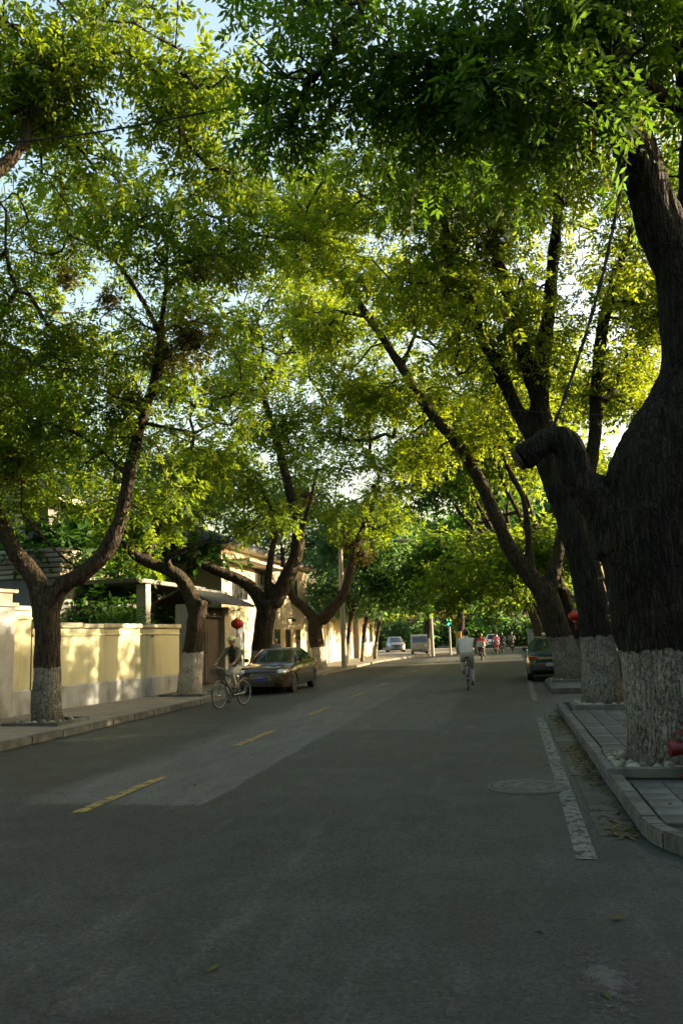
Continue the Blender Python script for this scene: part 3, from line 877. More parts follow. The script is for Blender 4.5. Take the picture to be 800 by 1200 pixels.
make_tree('street_tree', 'forked tree with worn whitewashed foot in front of the cream wall', 'street trees along the left pavement',
    [PX([(55, 848, 15.2, .33), (56, 800, 15.2, .28), (56, 745, 15.2, .255), (53, 700, 15.2, .29)]),
     PX([(53, 712, 15.2, .26), (42, 680, 15.2, .21), (20, 650, 15.1, .19), (0, 612, 15.0, .165), (-18, 560, 14.8, .14), (-25, 480, 14.5, .11), (-10, 400, 14.3, .08), (20, 340, 14.2, .06)]),
     PX([(58, 712, 15.2, .24), (72, 688, 15.2, .19), (98, 672, 15.3, .175), (125, 645, 15.4, .165), (143, 605, 15.5, .15), (152, 555, 15.5, .135), (166, 495, 15.4, .12), (186, 430, 15.2, .11), (188, 390, 15.1, .095)]),
     PX([(188, 392, 15.1, .08), (160, 340, 15.0, .06), (128, 300, 15, .05), (80, 275, 14.8, .035)]),
     PX([(188, 392, 15.1, .08), (195, 330, 14.6, .06), (196, 265, 14.4, .045)]),
     PX([(150, 560, 15.5, .06), (110, 520, 15.0, .045), (70, 500, 14.7, .03)]),
     PX([(98, 672, 15.3, .05), (60, 640, 15.0, .03), (25, 600, 14.6, .02)])],
    [puff(60, 320, 14.8, 2.2, 2.0, 1.2, 69), puff(190, 300, 14.5, 1.6, 1.8, 1.2, 48), puff(40, 450, 14.8, 1.6, 1.8, 1.1, 44), puff(120, 230, 14.5, 2.2, 2.2, 1.2, 57),
     puff(140, 500, 15.3, .7, .8, .9, 31), puff(60, 560, 15.6, 1.2, 1.2, .6, 26), puff(280, 330, 14.8, 1.2, 1.4, 1.2, 28), puff(-60, 380, 14.5, 1.5, 2, 2, 26), puff(235, 230, 14, 1.1, 1.3, .8, 22),
     puff(30, 520, 15.4, 1.4, 1.5, .9, 34), puff(60, 410, 14.8, 1.4, 1.6, 1.0, 48), puff(120, 400, 15.2, 1.0, 1.4, .9, 30), puff(60, 590, 16.2, 1.3, 1.0, .5, 22), puff(170, 570, 16, .8, .9, .6, 20), puff(230, 470, 15.4, .9, 1.2, 1.0, 26), puff(300, 240, 15, 1.2, 1.6, 1.2, 28), puff(10, 230, 14.2, 1.8, 2, 1.2, 31)],
    leaf=NEAR, catkins=420, voxel=.055, wash_mat=M_wash_old, wash=1.12,
    burls=[(at(222, 398, 15.0), .6, 420), (at(190, 415, 15.1), .4, 200), (at(128, 350, 14.7), .26, 110), (at(80, 325, 14.7), .22, 90), (at(232, 316, 14.5), .24, 100), (at(12, 545, 14.9), .42, 200), (at(150, 470, 15.3), .33, 120)])

make_tree('street_tree', 'stout whitewashed tree with sawn top bending left by the gate', 'street trees along the left pavement',
    [PX([(222, 815, 22.7, .42), (224, 790, 22.7, .34), (228, 750, 22.7, .29), (231, 722, 22.7, .28), (235, 703, 22.7, .25)]),
     PX([(232, 725, 22.7, .24), (224, 700, 22.7, .23), (214, 680, 22.6, .21), (195, 667, 22.4, .19), (170, 657, 22.2, .17), (150, 640, 22, .14), (140, 605, 21.8, .11), (135, 560, 21.6, .08)]),
     PX([(205, 674, 22.5, .12), (196, 655, 22.2, .09), (215, 645, 22, .07), (250, 630, 21.8, .05)]),
     PX([(170, 657, 22.2, .12), (190, 610, 22.6, .09), (215, 560, 22.8, .07), (228, 510, 22.8, .05)])],
    [puff(140, 560, 22, 1.6, 1.8, 1.2, 52), puff(215, 540, 22.5, 1.6, 1.8, 1.1, 52), puff(190, 620, 22.2, 1.3, 1.4, .5, 33), puff(235, 450, 22.5, 1.6, 2.2, 1.6, 44), puff(150, 650, 22.6, .8, 1, .5, 18), puff(210, 380, 21, 1.6, 2.2, 1.6, 30)],
    leaf=(9, 4, .16, .06, .32), catkins=200, voxel=.05, wash=1.25)

make_tree('street_tree', 'dark forked tree standing behind the bronze sedan', 'street trees along the left pavement',
    [PX([(303, 798, 31.0, .5), (306, 770, 31, .42), (309, 735, 31, .4), (314, 705, 31, .42)]),
     PX([(310, 712, 31, .33), (298, 692, 31, .28), (282, 680, 30.8, .25), (262, 672, 30.5, .22), (238, 661, 30.2, .19), (214, 647, 29.8, .15), (195, 620, 29.5, .11), (185, 590, 29.2, .08)]),
     PX([(320, 708, 31, .36), (335, 680, 31, .33), (347, 650, 31, .28), (348, 610, 31, .24), (338, 570, 30.8, .2), (328, 530, 30.6, .17), (316, 490, 30.4, .14), (306, 450, 30, .1)]),
     PX([(318, 705, 31, .2), (314, 680, 30.8, .16), (318, 650, 30.6, .13), (322, 610, 30.4, .1), (300, 560, 30, .07)]),
     PX([(347, 645, 31, .12), (360, 600, 30.8, .09), (372, 550, 30.5, .06)])],
    [puff(310, 470, 30.3, 2.6, 2.6, 1.9, 96), puff(260, 560, 29.8, 2.2, 2.2, 1.3, 67), puff(370, 520, 30.4, 1.9, 2.2, 1.6, 59), puff(205, 600, 29.4, 1.6, 1.6, .9, 37), puff(300, 610, 30, 1.6, 1.6, .7, 30), puff(330, 380, 29.5, 2.8, 2.6, 1.9, 74), puff(260, 420, 29, 2.4, 2.6, 2.0, 59), puff(330, 280, 28.5, 2.8, 2.8, 2.2, 59), puff(400, 400, 29.5, 2.4, 2.6, 2.4, 59), puff(220, 320, 28.5, 2.4, 2.6, 2.2, 44)],
    leaf=MID, catkins=160, voxel=.06, wash=1.2, burls=[(at(358, 580, 30.6), .42, 150)])

make_tree('street_tree', 'wide forking tree with grey painted foot beyond the sedan', 'street trees along the left pavement',
    [PX([(374, 787, 39.2, .46), (372, 760, 39.2, .38), (369, 735, 39.2, .36), (374, 722, 39.2, .36)]),
     PX([(370, 728, 39.2, .3), (356, 712, 39.2, .25), (342, 698, 39, .22), (334, 672, 38.6, .16), (330, 640, 38, .1)]),
     PX([(376, 728, 39.2, .32), (392, 710, 39.2, .28), (404, 694, 39.2, .25), (410, 668, 39, .21), (420, 632, 38.8, .17), (434, 598, 38.4, .13), (443, 565, 38, .09)])],
    [puff(420, 600, 38.6, 2.6, 2.6, 1.7, 81), puff(440, 500, 37.5, 2.6, 3, 2.6, 67), puff(350, 600, 38.5, 2.2, 2.4, 1.6, 44), puff(400, 440, 37, 3.2, 3, 2.6, 81), puff(470, 420, 36.5, 3.2, 3, 2.6, 74), puff(420, 340, 36, 3.5, 3, 2.6, 67), puff(480, 560, 38, 2.2, 2.6, 1.7, 44), puff(375, 520, 38.5, 2.4, 2.4, 1.8, 56), puff(450, 480, 38, 2.4, 2.6, 1.8, 40)],
    leaf=MID, voxel=.07, wash=1.2, leaf_m=M_leaf, burls=[(at(440, 572, 38.2), .55, 170), (at(425, 650, 38.8), .6, 170), (at(408, 640, 38.8), .45, 100)])

# --- right row
make_tree('street_tree', 'huge old tree filling the right edge with a sawn left stub', 'street trees along the right pavement',
    [PX([(786, 896, 9.75, .50), (783, 860, 9.75, .45), (774, 790, 9.75, .43), (763, 720, 9.75, .43), (752, 650, 9.75, .48), (745, 600, 9.75, .52)]),
     PX([(733, 635, 9.75, .42), (704, 592, 9.75, .29), (678, 562, 9.75, .205), (669, 535, 9.75, .18), (662, 519, 9.74, .175), (645, 516, 9.72, .16), (628, 526, 9.7, .145), (611, 537, 9.7, .15)]),
     PX([(750, 625, 9.75, .47), (762, 560, 9.75, .48), (785, 508, 9.75, .46), (803, 468, 9.75, .42), (815, 430, 9.75, .39), (809, 385, 9.75, .355), (796, 320, 9.7, .31), (765, 240, 9.6, .275), (738, 165, 9.4, .24), (716, 85, 9.1, .21), (704, 0, 8.9, .18), (690, -90, 8.7, .14)]),
     PX([(812, 420, 9.75, .26), (822, 330, 9.9, .22), (815, 230, 10, .19), (812, 140, 10, .17), (800, 60, 9.8, .14), (780, -40, 9.5, .1)]),
     PX([(812, 130, 10, .12), (775, 112, 9.7, .11), (742, 92, 9.4, .09), (690, 40, 9, .07), (630, -10, 8.6, .045)]),
     PX([(738, 165, 9.4, .1), (700, 130, 9.2, .08), (640, 105, 9.0, .06), (560, 90, 8.8, .05), (490, 70, 8.6, .035)]),
     PX([(716, 85, 9.1, .08), (650, 10, 8.8, .06), (560, -40, 8.5, .045), (450, -60, 8.3, .03)])],
    [puff(700, 60, 9.2, 1.5, 1.3, 1.0, 58), puff(600, 110, 9, 1.2, 1.1, .75, 48), puff(560, 20, 8.8, 1.5, 1.3, .9, 45), puff(460, 70, 8.7, 1.2, 1.2, .8, 42), puff(380, 30, 8.6, 1.1, 1.1, .8, 33),
     puff(640, 190, 9.4, 1.0, 1.0, .5, 30), puff(770, 30, 9.6, 1.3, 1.3, 1.1, 36), puff(340, 130, 9.2, .8, .9, .6, 22), puff(480, 170, 9.5, .8, .9, .4, 13), ((1.5, 7.5, 11.5), (3.5, 3.5, 2.0), 50), ((4.8, 10.8, 9.2), (2.4, 3.0, 3.0), 130)],  # last clump, out of frame, added to shade the near left crown
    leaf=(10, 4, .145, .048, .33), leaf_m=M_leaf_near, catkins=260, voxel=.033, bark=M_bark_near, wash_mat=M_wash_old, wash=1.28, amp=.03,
    cuts=[(at(606, 540, 9.69), at(606, 540, 9.69) - at(632, 523, 9.7), .135)])

make_tree('street_tree', 'tall many-stemmed tree right behind the huge old trunk', 'street trees along the right pavement',
    [PX([(706, 828, 17.1, .44), (703, 790, 17.1, .385), (699, 745, 17.1, .335), (690, 690, 17.1, .32), (674, 625, 17.1, .31), (656, 570, 17.1, .31)]),
     PX([(652, 580, 17.1, .22), (632, 530, 17.1, .18), (608, 485, 17.1, .16), (582, 430, 17.0, .15), (560, 385, 16.9, .135), (541, 330, 16.8, .12), (526, 288, 16.7, .1), (515, 230, 16.5, .07)]),
     PX([(655, 585, 17.1, .26), (640, 520, 17.1, .23), (632, 470, 17.1, .21), (635, 420, 17.2, .18), (643, 360, 17.3, .155), (648, 300, 17.3, .135), (655, 235, 17.3, .1), (665, 160, 17.2, .07)]),
     PX([(630, 470, 17.1, .17), (612, 410, 17.0, .15), (597, 350, 16.9, .13), (580, 295, 16.8, .11), (575, 250, 16.7, .08)]),
     PX([(672, 625, 17.1, .2), (688, 570, 17.4, .16), (697, 500, 17.6, .15), (700, 430, 17.7, .14), (708, 370, 17.7, .12), (724, 315, 17.7, .1), (740, 275, 17.6, .08)]),
     PX([(698, 480, 17.6, .1), (718, 452, 17.8, .09), (742, 425, 18, .07), (770, 380, 18.2, .05)])],
    [puff(530, 240, 16.6, 2.2, 2.2, 1.5, 84), puff(600, 230, 16.8, 1.9, 2.2, 1.4, 76), puff(670, 200, 17.2, 2.0, 2.2, 1.5, 76), puff(560, 380, 16.6, 1.6, 2.0, 1.3, 50), puff(630, 350, 17, 1.6, 2, 1.5, 46), puff(720, 320, 17.6, 1.5, 2, 1.8, 50),
     puff(470, 300, 16, 1.5, 2.0, 1.3, 46), puff(590, 140, 16.4, 2.4, 2.4, 1.4, 59), puff(700, 430, 17.8, 1.2, 1.6, 1.0, 34), puff(480, 200, 15.8, 1.6, 2, 1.3, 38), puff(600, 440, 17, 1.0, 1.4, .7, 21), puff(740, 200, 17.5, 1.6, 2, 1.8, 59), puff(400, 230, 15.8, 1.4, 2, 1.3, 38), puff(540, 310, 16.2, 1.6, 1.8, 1.0, 38), puff(770, 400, 18.5, 1.2, 1.8, 1.6, 50), ((5.4, 16.5, 11.0), (2.4, 3.2, 2.8), 150), puff(735, 470, 18.3, .9, 1.4, .9, 34), puff(760, 330, 18.2, 1.2, 1.6, 1.2, 36)],  # clump given in metres is added off-frame to shade the left crowns
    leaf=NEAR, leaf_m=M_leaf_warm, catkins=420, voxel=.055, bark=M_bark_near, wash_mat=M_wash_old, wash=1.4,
    burls=[(at(578, 290, 16.7), .45, 200), (at(350, 365, 16.5), .0001, 0)][:1])

make_tree('street_tree', 'leaning tree by the parked teal car with a limb over the road', 'street trees along the right pavement',
    [PX([(671, 798, 25.6, .52), (664, 772, 25.6, .44), (654, 742, 25.6, .38), (642, 705, 25.6, .38), (634, 686, 25.6, .37)]),
     PX([(636, 692, 25.6, .3), (618, 672, 25.6, .27), (598, 645, 25.5, .24), (580, 605, 25.4, .22), (560, 560, 25.2, .2), (532, 515, 25, .185), (500, 478, 24.8, .165), (470, 430, 24.5, .15), (432, 372, 24.2, .125), (395, 318, 23.8, .1), (350, 240, 23.3, .06)]),
     PX([(640, 696, 25.6, .26), (650, 665, 25.7, .22), (656, 632, 25.8, .18), (664, 598, 25.9, .14), (680, 540, 26, .09)]),
     PX([(634, 695, 25.6, .2), (622, 664, 25.6, .13), (618, 620, 25.5, .115), (612, 582, 25.4, .1), (597, 553, 25.2, .085), (585, 520, 25, .06)]),
     PX([(470, 430, 24.5, .09), (490, 380, 24.2, .07), (500, 330, 24, .05)]),
     PX([(432, 372, 24.2, .08), (395, 365, 23.8, .06), (355, 368, 23.4, .05)])],
    [puff(380, 300, 23.6, 2.4, 2.4, 1.6, 84), puff(460, 350, 24.3, 2.0, 2.2, 1.5, 67), puff(520, 430, 24.8, 1.8, 2.2, 1.3, 59), puff(440, 450, 24.2, 1.8, 2, 1.0, 50), puff(590, 500, 25, 1.7, 2, 1.2, 55), puff(660, 560, 25.9, 1.6, 2, 1.3, 46), puff(380, 410, 23.5, 1.7, 2, 1, 42), puff(410, 210, 23, 2.4, 2.6, 1.4, 59), puff(330, 260, 23, 2.0, 2.4, 1.6, 50), puff(500, 280, 24, 2.2, 2.4, 1.6, 59), puff(560, 360, 25, 2.2, 2.4, 1.6, 50), puff(620, 420, 26, 2, 2.4, 1.8, 50), puff(500, 520, 25.2, 1.4, 1.8, .9, 29)],
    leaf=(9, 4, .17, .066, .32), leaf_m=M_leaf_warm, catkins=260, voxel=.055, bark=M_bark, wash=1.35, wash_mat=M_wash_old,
    burls=[(at(350, 366, 23.4), .5, 240)])

# --- trees further up the street, grown by rule
def street_tree(label, group, x, y, h, lean, n, leaf_m, seed, leaf=(8, 2, .3, .125, .42), wash=1.2, r=.33, spread_x=2.6, name='street_tree', grp=True, crown_lo=.42, voxel=.09):
    rs = random.Random(seed)
    zf = h * rs.uniform(.22, .28)
    trunk = [(x, y, .1, r * 1.2), (x + lean * .1, y, zf * .5, r), (x + lean * .3, y, zf, r)]
    limbs = [trunk]
    puffs = []
    k = rs.randint(3, 4)
    a0 = rs.uniform(0, 6.28)
    for i in range(k):
        a = a0 + i * 6.283 / k + rs.uniform(-.4, .4)
        ex, ey = math.cos(a) * spread_x * .6 + lean, math.sin(a) * spread_x * .6
        b = trunk[-1]
        tip = (x + ex, y + ey, h * rs.uniform(.68, .8))
        limbs.append([(b[0], b[1], b[2] - .2, r * .7), (b[0] + ex * .25, b[1] + ey * .3, b[2] + (tip[2] - b[2]) * .25, r * .5), (b[0] + ex * .55, b[1] + ey * .65, b[2] + (tip[2] - b[2]) * .6, r * .34), (*tip, r * .16)])
        puffs.append((tip, (spread_x * .75, spread_x * .75, h * .16), n // (k + 1)))
        puffs.append(((x + ex * 1.2, y + ey * 1.2, h * crown_lo + rs.uniform(-.2, .5)), (spread_x * .6, spread_x * .6, h * .1), n // (2 * k)))
    puffs.append(((x + lean, y, h * .85), (spread_x * .9, spread_x * .9, h * .14), n // 3))
    return make_tree(name, label, group, limbs, puffs, wash=wash, voxel=voxel, leaf=leaf, leaf_m=leaf_m, spread=.42, twig=.012, sides=4, nodes_sub=3, wash_mat=M_wash_old)
GR = 'trees further up the right side'
GL = 'trees further up the left side'
street_tree('next tree up the right side, its trunk hidden behind the leaning one', GR, 3.0, 35.5, 15, -2.0, 520, M_leaf, 1, spread_x=3.4, crown_lo=.31)
street_tree('dark tree over the grey wall on the right, beyond the parked cars', GR, 2.6, 44.5, 15, -3.8, 520, M_leaf_dark, 2, spread_x=3.8, crown_lo=.31)
street_tree('right-hand tree behind the motor scooters, third beyond the parked cars', GR, 2.6, 54, 16, -3.6, 380, M_leaf, 3, spread_x=3.4, leaf=(8, 2, .36, .15, .45))
street_tree('right-hand tree above the white far car', GR, 2.6, 64, 15, -2.0, 280, M_leaf_dark, 4, spread_x=3.4, leaf=(8, 2, .38, .16, .45))
street_tree('thin tree nearest the lamp pole on the left', GL, -9.2, 46.5, 10.5, 1.0, 200, M_leaf_cool, 5, r=.13, spread_x=2.2, leaf=(8, 2, .34, .14, .4))
street_tree('thin tree in front of the sunlit boundary wall', GL, -9.0, 50.5, 10.5, 1.2, 200, M_leaf_cool, 6, r=.12, spread_x=2.2, leaf=(8, 2, .34, .14, .4))
street_tree('slim tree at the far end of the sunlit boundary wall', GL, -8.9, 55.0, 11, 1.4, 210, M_leaf, 7, r=.13, spread_x=2.4, leaf=(8, 2, .36, .15, .4))
street_tree('broad dark tree at the corner beside the white van', GL, -7.0, 72, 13, 1.4, 300, M_leaf_dark, 8, r=.42, spread_x=4.6, leaf=(8, 2, .42, .18, .45))
street_tree('big tree standing behind the green traffic signal', GL, -4.6, 84, 15, .6, 300, M_leaf, 9, r=.4, spread_x=4.6, leaf=(8, 2, .44, .19, .45))
GF = 'distant trees closing the end of the street'
fr = random.Random(5)
far_spots = [(-14, 90, 'distant pale tree above the sunlit boundary wall'), (-9, 104, 'distant tree behind the corner, left of the traffic signal'), (-3, 112, 'distant tree straight behind the orange panel'),
             (2.5, 98, 'distant dark tree directly above the white far car'), (7, 84, 'distant tree over the grey end wall on the right'), (6, 118, 'farthest tree right of the road end'), (-18, 120, 'farthest tree left behind the rooftops'), (-2, 130, 'farthest tree in the middle of the road end'), (9, 70, 'tree behind the grey end wall, furthest right'), (-7, 150, 'tall tree closing the vista, left one of the last three'), (1, 146, 'tall tree closing the vista, middle one of the last three'), (9, 142, 'tall tree closing the vista, right one of the last three'), (5.5, 101, 'low dark tree where the road ends, right of the white far car'), (.5, 110, 'low dark tree where the road ends, behind the white far car'), (-6, 121, 'low dark tree where the road ends, left of the white far car')]
for i, (x, y, lb) in enumerate(far_spots):
    street_tree(lb, GF, x, y, (9 if lb.startswith('low') else 15) + fr.uniform(-1, 2), 0, 260, [M_leaf_cool, M_leaf_dark, M_leaf_dark][i % 3], 20 + i, wash=0, r=.3, spread_x=5.2, leaf=(7, 1, .6, .3, .5), name='distant_tree', crown_lo=.12, voxel=.14)
GB = 'garden trees behind the left wall'
for i, (x, y, h, n_, lb) in enumerate([(-15.5, 14.5, 12.5, 300, 'garden tree at the far left behind the tall wall section'), (-18, 25, 13.5, 320, 'garden tree above the slatted house roof'), (-15.0, 28.5, 7.5, 220, 'dark garden tree between the two houses behind the wall'),
                                     (-16, 41, 14, 260, 'garden tree rising behind the cream house'), (-15, 52, 13.5, 240, 'pale green tree right of the cream house'), (-13, 62, 10, 220, 'pale green tree behind the sunlit boundary wall'), (-24, 38, 13, 240, 'tall garden tree furthest back on the left'), (-13.9, 24.2, 6.2, 190, 'dark low tree behind the wall between porch and gate'), (-14.6, 17.6, 6.6, 150, 'low garden tree at the left edge before the slatted house')]):
    street_tree(lb, GB, x, y, h, 0, n_, [M_leaf_dark, M_leaf, M_leaf_dark, M_leaf, M_leaf_cool, M_leaf_cool, M_leaf_cool, M_leaf_dark, M_leaf_dark][i], 40 + i, wash=0, r=[.2, .12][i > 6], spread_x=[3.2, 1.7][i > 6], leaf=(7, 2, .32, .14, .38), name='garden_tree', crown_lo=.34)
GC = 'unseen trees added behind the viewpoint for shade'  # unseen trees added to darken the foreground road
for i, (x, y, lb) in enumerate([(1.7, -5.0, 'unseen shade tree added just behind the viewpoint on the right'), (1.7, -12.5, 'unseen shade tree added second behind the viewpoint on the right'), (-9.3, -2.5, 'unseen shade tree added just behind the viewpoint on the left'), (-9.3, -10.5, 'unseen shade tree added second behind the viewpoint on the left')]):
    street_tree(lb, GC, x, y, 13, -2.6 if x > 0 else 2.6, 300, M_leaf_dark, 80 + i, r=.4, spread_x=4.6, leaf=(7, 1, .58, .28, .45), crown_lo=.5)
GS = 'trees behind the houses on the right'
for i, (x, y, lb) in enumerate([(10.5, 12, 'tree behind the near right house roof'), (9.6, 19.0, 'tree added at the end of the near right house to block sun'), (9.2, 23.2, 'tree added at the back of the right-hand drive to block sun'), (9.0, 34, 'tree added behind the right house with the red lantern to block sun')]):  # all but the first added to block low sun from the left wall
    street_tree(lb, GS, x, y, 7.8, 0, 340, M_leaf, 60 + i, wash=0, r=.2, spread_x=3.0, leaf=(8, 2, .3, .13, .38), name='garden_tree', crown_lo=[.5, .3, .3, .4][i])

street_tree('small tree added beside the right-hand drive to dapple the sun', GS, 6.6, 23.0, 6.0, 0, 130, M_leaf, 70, wash=0, r=.12, spread_x=1.9, leaf=(7, 3, .16, .065, .3), name='garden_tree', crown_lo=.55)  # added out of frame to dapple the sun on the left wall
street_tree('second small tree added beside the right-hand drive to dapple the sun', GS, 7.4, 26.6, 6.6, 0, 130, M_leaf, 71, wash=0, r=.12, spread_x=1.9, leaf=(7, 3, .16, .065, .3), name='garden_tree', crown_lo=.6)  # second off-frame tree added to break up that sun

# ------------------------------------------------------------------ tree pits
peb = []
for k in range(3):
    e = ellipsoid((0, 0, 0), (.055, .042, .034), 8, 6)
    V = [tuple(np.array(p) * (1 + .3 * mnoise.noise((p[0] * 18 + k * 5, p[1] * 18, p[2] * 18)))) for p in e[0]]
    peb.append(mesh_data('stone', (V, e[1]), M_cobble, True))
def tree_pit(label, x, y, h, z, n, r0):
    t = thing('tree_pit', label, 'tree pit', (x, y, z))
    w = .09
    obj('rim_stone', bbox(-h, h, -h, -h + w, -.02, .09, .012), M_concrete, t)
    obj('rim_stone', bbox(-h, h, h - w, h, -.02, .09, .012), M_concrete, t)
    obj('rim_stone', bbox(-h, -h + w, -h + w + .004, h - w - .004, -.02, .085, .012), M_concrete, t)
    obj('rim_stone', bbox(h - w, h, -h + w + .004, h - w - .004, -.02, .085, .012), M_concrete, t)
    obj('earth', box(-h + w, h - w, -h + w, h - w, -.02, .03), M_soil, t)
    k = 0
    while k < n:
        px, py = random.uniform(-h + .13, h - .13), random.uniform(-h + .13, h - .13)
        if math.hypot(px, py) < r0: continue
        o = link('stone', peb[k % 3], t)
        o.location = (px, py, .05 + random.uniform(0, .02))
        o.rotation_euler = (random.uniform(-.5, .5), random.uniform(-.5, .5), random.uniform(0, 6))
        s = random.uniform(.8, 1.5); o.scale = (s, s, s)
        k += 1
tree_pit('square stone pit filled with pale stones under the huge old tree', PITS[0][0], PITS[0][1], .72, .125, 90, .48)
tree_pit('square stone pit with pale stones under the many-stemmed tree', PITS[1][0], PITS[1][1], .66, .125, 70, .42)
tree_pit('low stone pit under the leaning tree by the teal car', PITS[2][0], PITS[2][1], .66, .12, 30, .48)
tree_pit('low pit at the foot of the forked tree by the cream wall', -9.3, 15.2, .62, .12, 30, .36)
tree_pit('sunlit pit at the foot of the stout tree by the gate', -9.26, 22.7, .68, .12, 24, .42)

# leaf litter in the right gutter, one fallen leaf, bits of dirt on the road
N = 1500
y = RNG.uniform(6.9, 16.5, N); x = .66 + .28 * RNG.beta(2.2, 1.2, N)
keep = (np.sin(y * 1.3) + RNG.uniform(-1, 1, N)) > -.1
x, y = x[keep], y[keep]
x = np.concatenate([x, RNG.uniform(-7, .6, 70), RNG.uniform(1.1, 3.0, 60)]); y = np.concatenate([y, RNG.uniform(4, 18, 70), RNG.uniform(7.5, 17, 60)])
z = np.where(x > 1.05, .139, .014)
o3 = np.stack([x, y, z], 1)
a = RNG.uniform(0, 6.28, len(x)); l = RNG.uniform(.02, .05, len(x))[:, None]
u = np.stack([np.cos(a), np.sin(a), RNG.uniform(-.1, .25, len(x))], 1); v = np.stack([-np.sin(a), np.cos(a), RNG.uniform(-.2, .2, len(x))], 1)
Vq = np.stack([o3 - u * l, o3 + v * l * .4 + [0, 0, .004], o3 + u * l, o3 - v * l * .4 + [0, 0, .004]], 1).reshape(-1, 3)
tag(link('leaf_litter', fast_mesh('leaf_litter', Vq, np.arange(len(Vq)).reshape(-1, 4), M_litter)), 'scattered dry leaf litter in the right gutter', 'leaf litter', kind='stuff')
lf = ground(724, 1079)
tag(obj('fallen_leaf', ([(lf.x - .05, lf.y, .012), (lf.x - .01, lf.y - .028, .022), (lf.x + .055, lf.y + .01, .02), (lf.x + .0, lf.y + .03, .03)], [(0, 1, 2, 3)]), M_litter),
    'single dry fallen leaf on the asphalt at the lower right', 'leaf')

# ------------------------------------------------------------------ left garden wall
def on_wall(y): return -13.0 + 0.12 * y
wang = math.atan2(0.12, 1)
def wall_piece(name, label, y0, y1, h, z0=.18, thick=.26, pl=.72, pil=None, cap=True):
    x0 = on_wall(y0)
    L = math.hypot(y1 - y0, on_wall(y1) - x0)
    t = thing(name, label, 'wall', (x0, y0, 0), -wang)
    obj('wall_body', box(-thick, 0, 0, L, pl, h - .12), M_wall_y, t)
    obj('plinth', join(box(-thick - .02, .035, 0, L, 0, pl - .03), prism_y([(-thick - .02, pl - .03), (.035, pl - .03), (.003, pl + .005), (-thick, pl + .005)], 0, L)), M_wall_g, t)
    obj('moulding', prism_y([(-.05, h - .34), (.025, h - .33), (.04, h - .30), (.025, h - .275), (-.05, h - .27)], 0, L), M_wall_y, t)
    k = 0; y = 0
    while y < L - .2:
        e = min(y + .92, L)
        obj('coping_stone', mv(bbox(-thick - .07, .075, y + .004, e - .004, h - .125, h + random.uniform(-.02, .015), .016), 0, 0, 0), M_cap, t)
        y = e
    return t
wall_piece('garden_wall', 'tall cream wall section with grey plinth at the far left edge', -12.0, 17.15, 2.66)
wall_piece('garden_wall', 'low cream wall with grey plinth, dappled with sunlight between two trees', 17.2, 24.0, 2.26)
pr_ = thing('gate_pillar', 'cream wall pillar with stepped stone cap at the left edge', 'pillar', (on_wall(16.45) + .02, 16.45, 0), -wang)
obj('shaft', bbox(-.22, .10, -.62, .02, .1, 2.60, .01), M_wall_g, pr_)
obj('cap_stone', join(bbox(-.27, .15, -.68, .08, 2.61, 2.70, .012), bbox(-.2, .07, -.56, -.05, 2.70, 2.92, .012), bbox(-.27, .14, -.66, .06, 2.92, 3.0, .012)), M_cap, pr_)
# wall foot left bare
# ------------------------------------------------------------------ gatehouse
gx, gy = -10.4, 25.6
gate = thing('gatehouse', 'small tiled gate roof over dark wooden gate by the cream house', 'gatehouse', (gx, gy, 0))
obj('gate_post', bbox(-.35, .12, -.45, .05, .1, 2.95, .02), M_wall_g, gate)
obj('gate_post', bbox(-.35, .16, 3.0, 3.5, .1, 2.95, .02), M_house_c, gate)
obj('lintel', bbox(-.3, .05, .052, 2.998, 2.55, 2.9, .015), M_wood, gate)
for k in range(2):
    d = obj('gate_leaf', bbox(-.18, -.1, .07 + k * 1.46, 1.5 + k * 1.46, .2, 2.5, .01), M_wood, gate)
    for q in range(5):
        obj('plank', bbox(-.1, -.075, .09 + k * 1.46 + q * .28, .355 + k * 1.46 + q * .28, .24, 2.46, .006), M_wood, d)
    obj('ring_handle', xf(lathe([(.05, -.012), (.062, 0), (.05, .012), (.04, 0)], 12, 'x'), Matrix.Translation((-.06, 1.35 + k * .28, 1.3))), M_iron, d)
rf = obj('roof', prism_y([(-1.1, 3.0), (-.1, 3.46), (1.0, 2.98), (1.0, 2.93), (-.1, 3.4), (-1.1, 2.95)], -.7, 3.8), M_wood, gate)
tl = mesh_data('tile_course', tube([(0, 0, 0), (1.16, 0, -.505)], .05, 6), M_tile, True)
for k in range(23):
    o = link('tile_course', tl, rf); o.location = (-.1, -.62 + k * .2, 3.47)
obj('ridge_tile', tube([(-.1, -.72, 3.5), (-.1, 3.82, 3.5)], .08, 8), M_tile, rf, True)
def lantern(label, p, s=1.0):
    t = thing('lantern', label, 'lantern', p)
    V, F = [], []
    n, k = 20, 9
    for i in range(k + 1):
        a = -math.pi / 2 + math.pi * i / k
        for j in range(n):
            b = 2 * math.pi * j / n
            rr = .25 * max(math.cos(a), .18) * (1 - .05 * (j % 2))
            V.append((rr * math.cos(b) * s, rr * math.sin(b) * s, .19 * math.sin(a) * s))
    for i in range(k):
        for j in range(n):
            F.append((i * n + j, i * n + (j + 1) % n, (i + 1) * n + (j + 1) % n, (i + 1) * n + j))
    obj('shade', (V, F), M_red, t)
    obj('top_collar', mv(lathe([(.075 * s, 0), (.075 * s, .04 * s)], 12), 0, 0, .18 * s), M_gold, t)
    obj('bottom_collar', mv(lathe([(.075 * s, 0), (.075 * s, .04 * s)], 12), 0, 0, -.22 * s), M_gold, t)
    obj('tassel', lathe([(.03 * s, -.22 * s), (.02 * s, -.3 * s), (.035 * s, -.5 * s)], 8), M_red, t)
    obj('cord', tube([(0, 0, .2 * s), (0, 0, .55 * s)], .008, 5), M_cable, t)
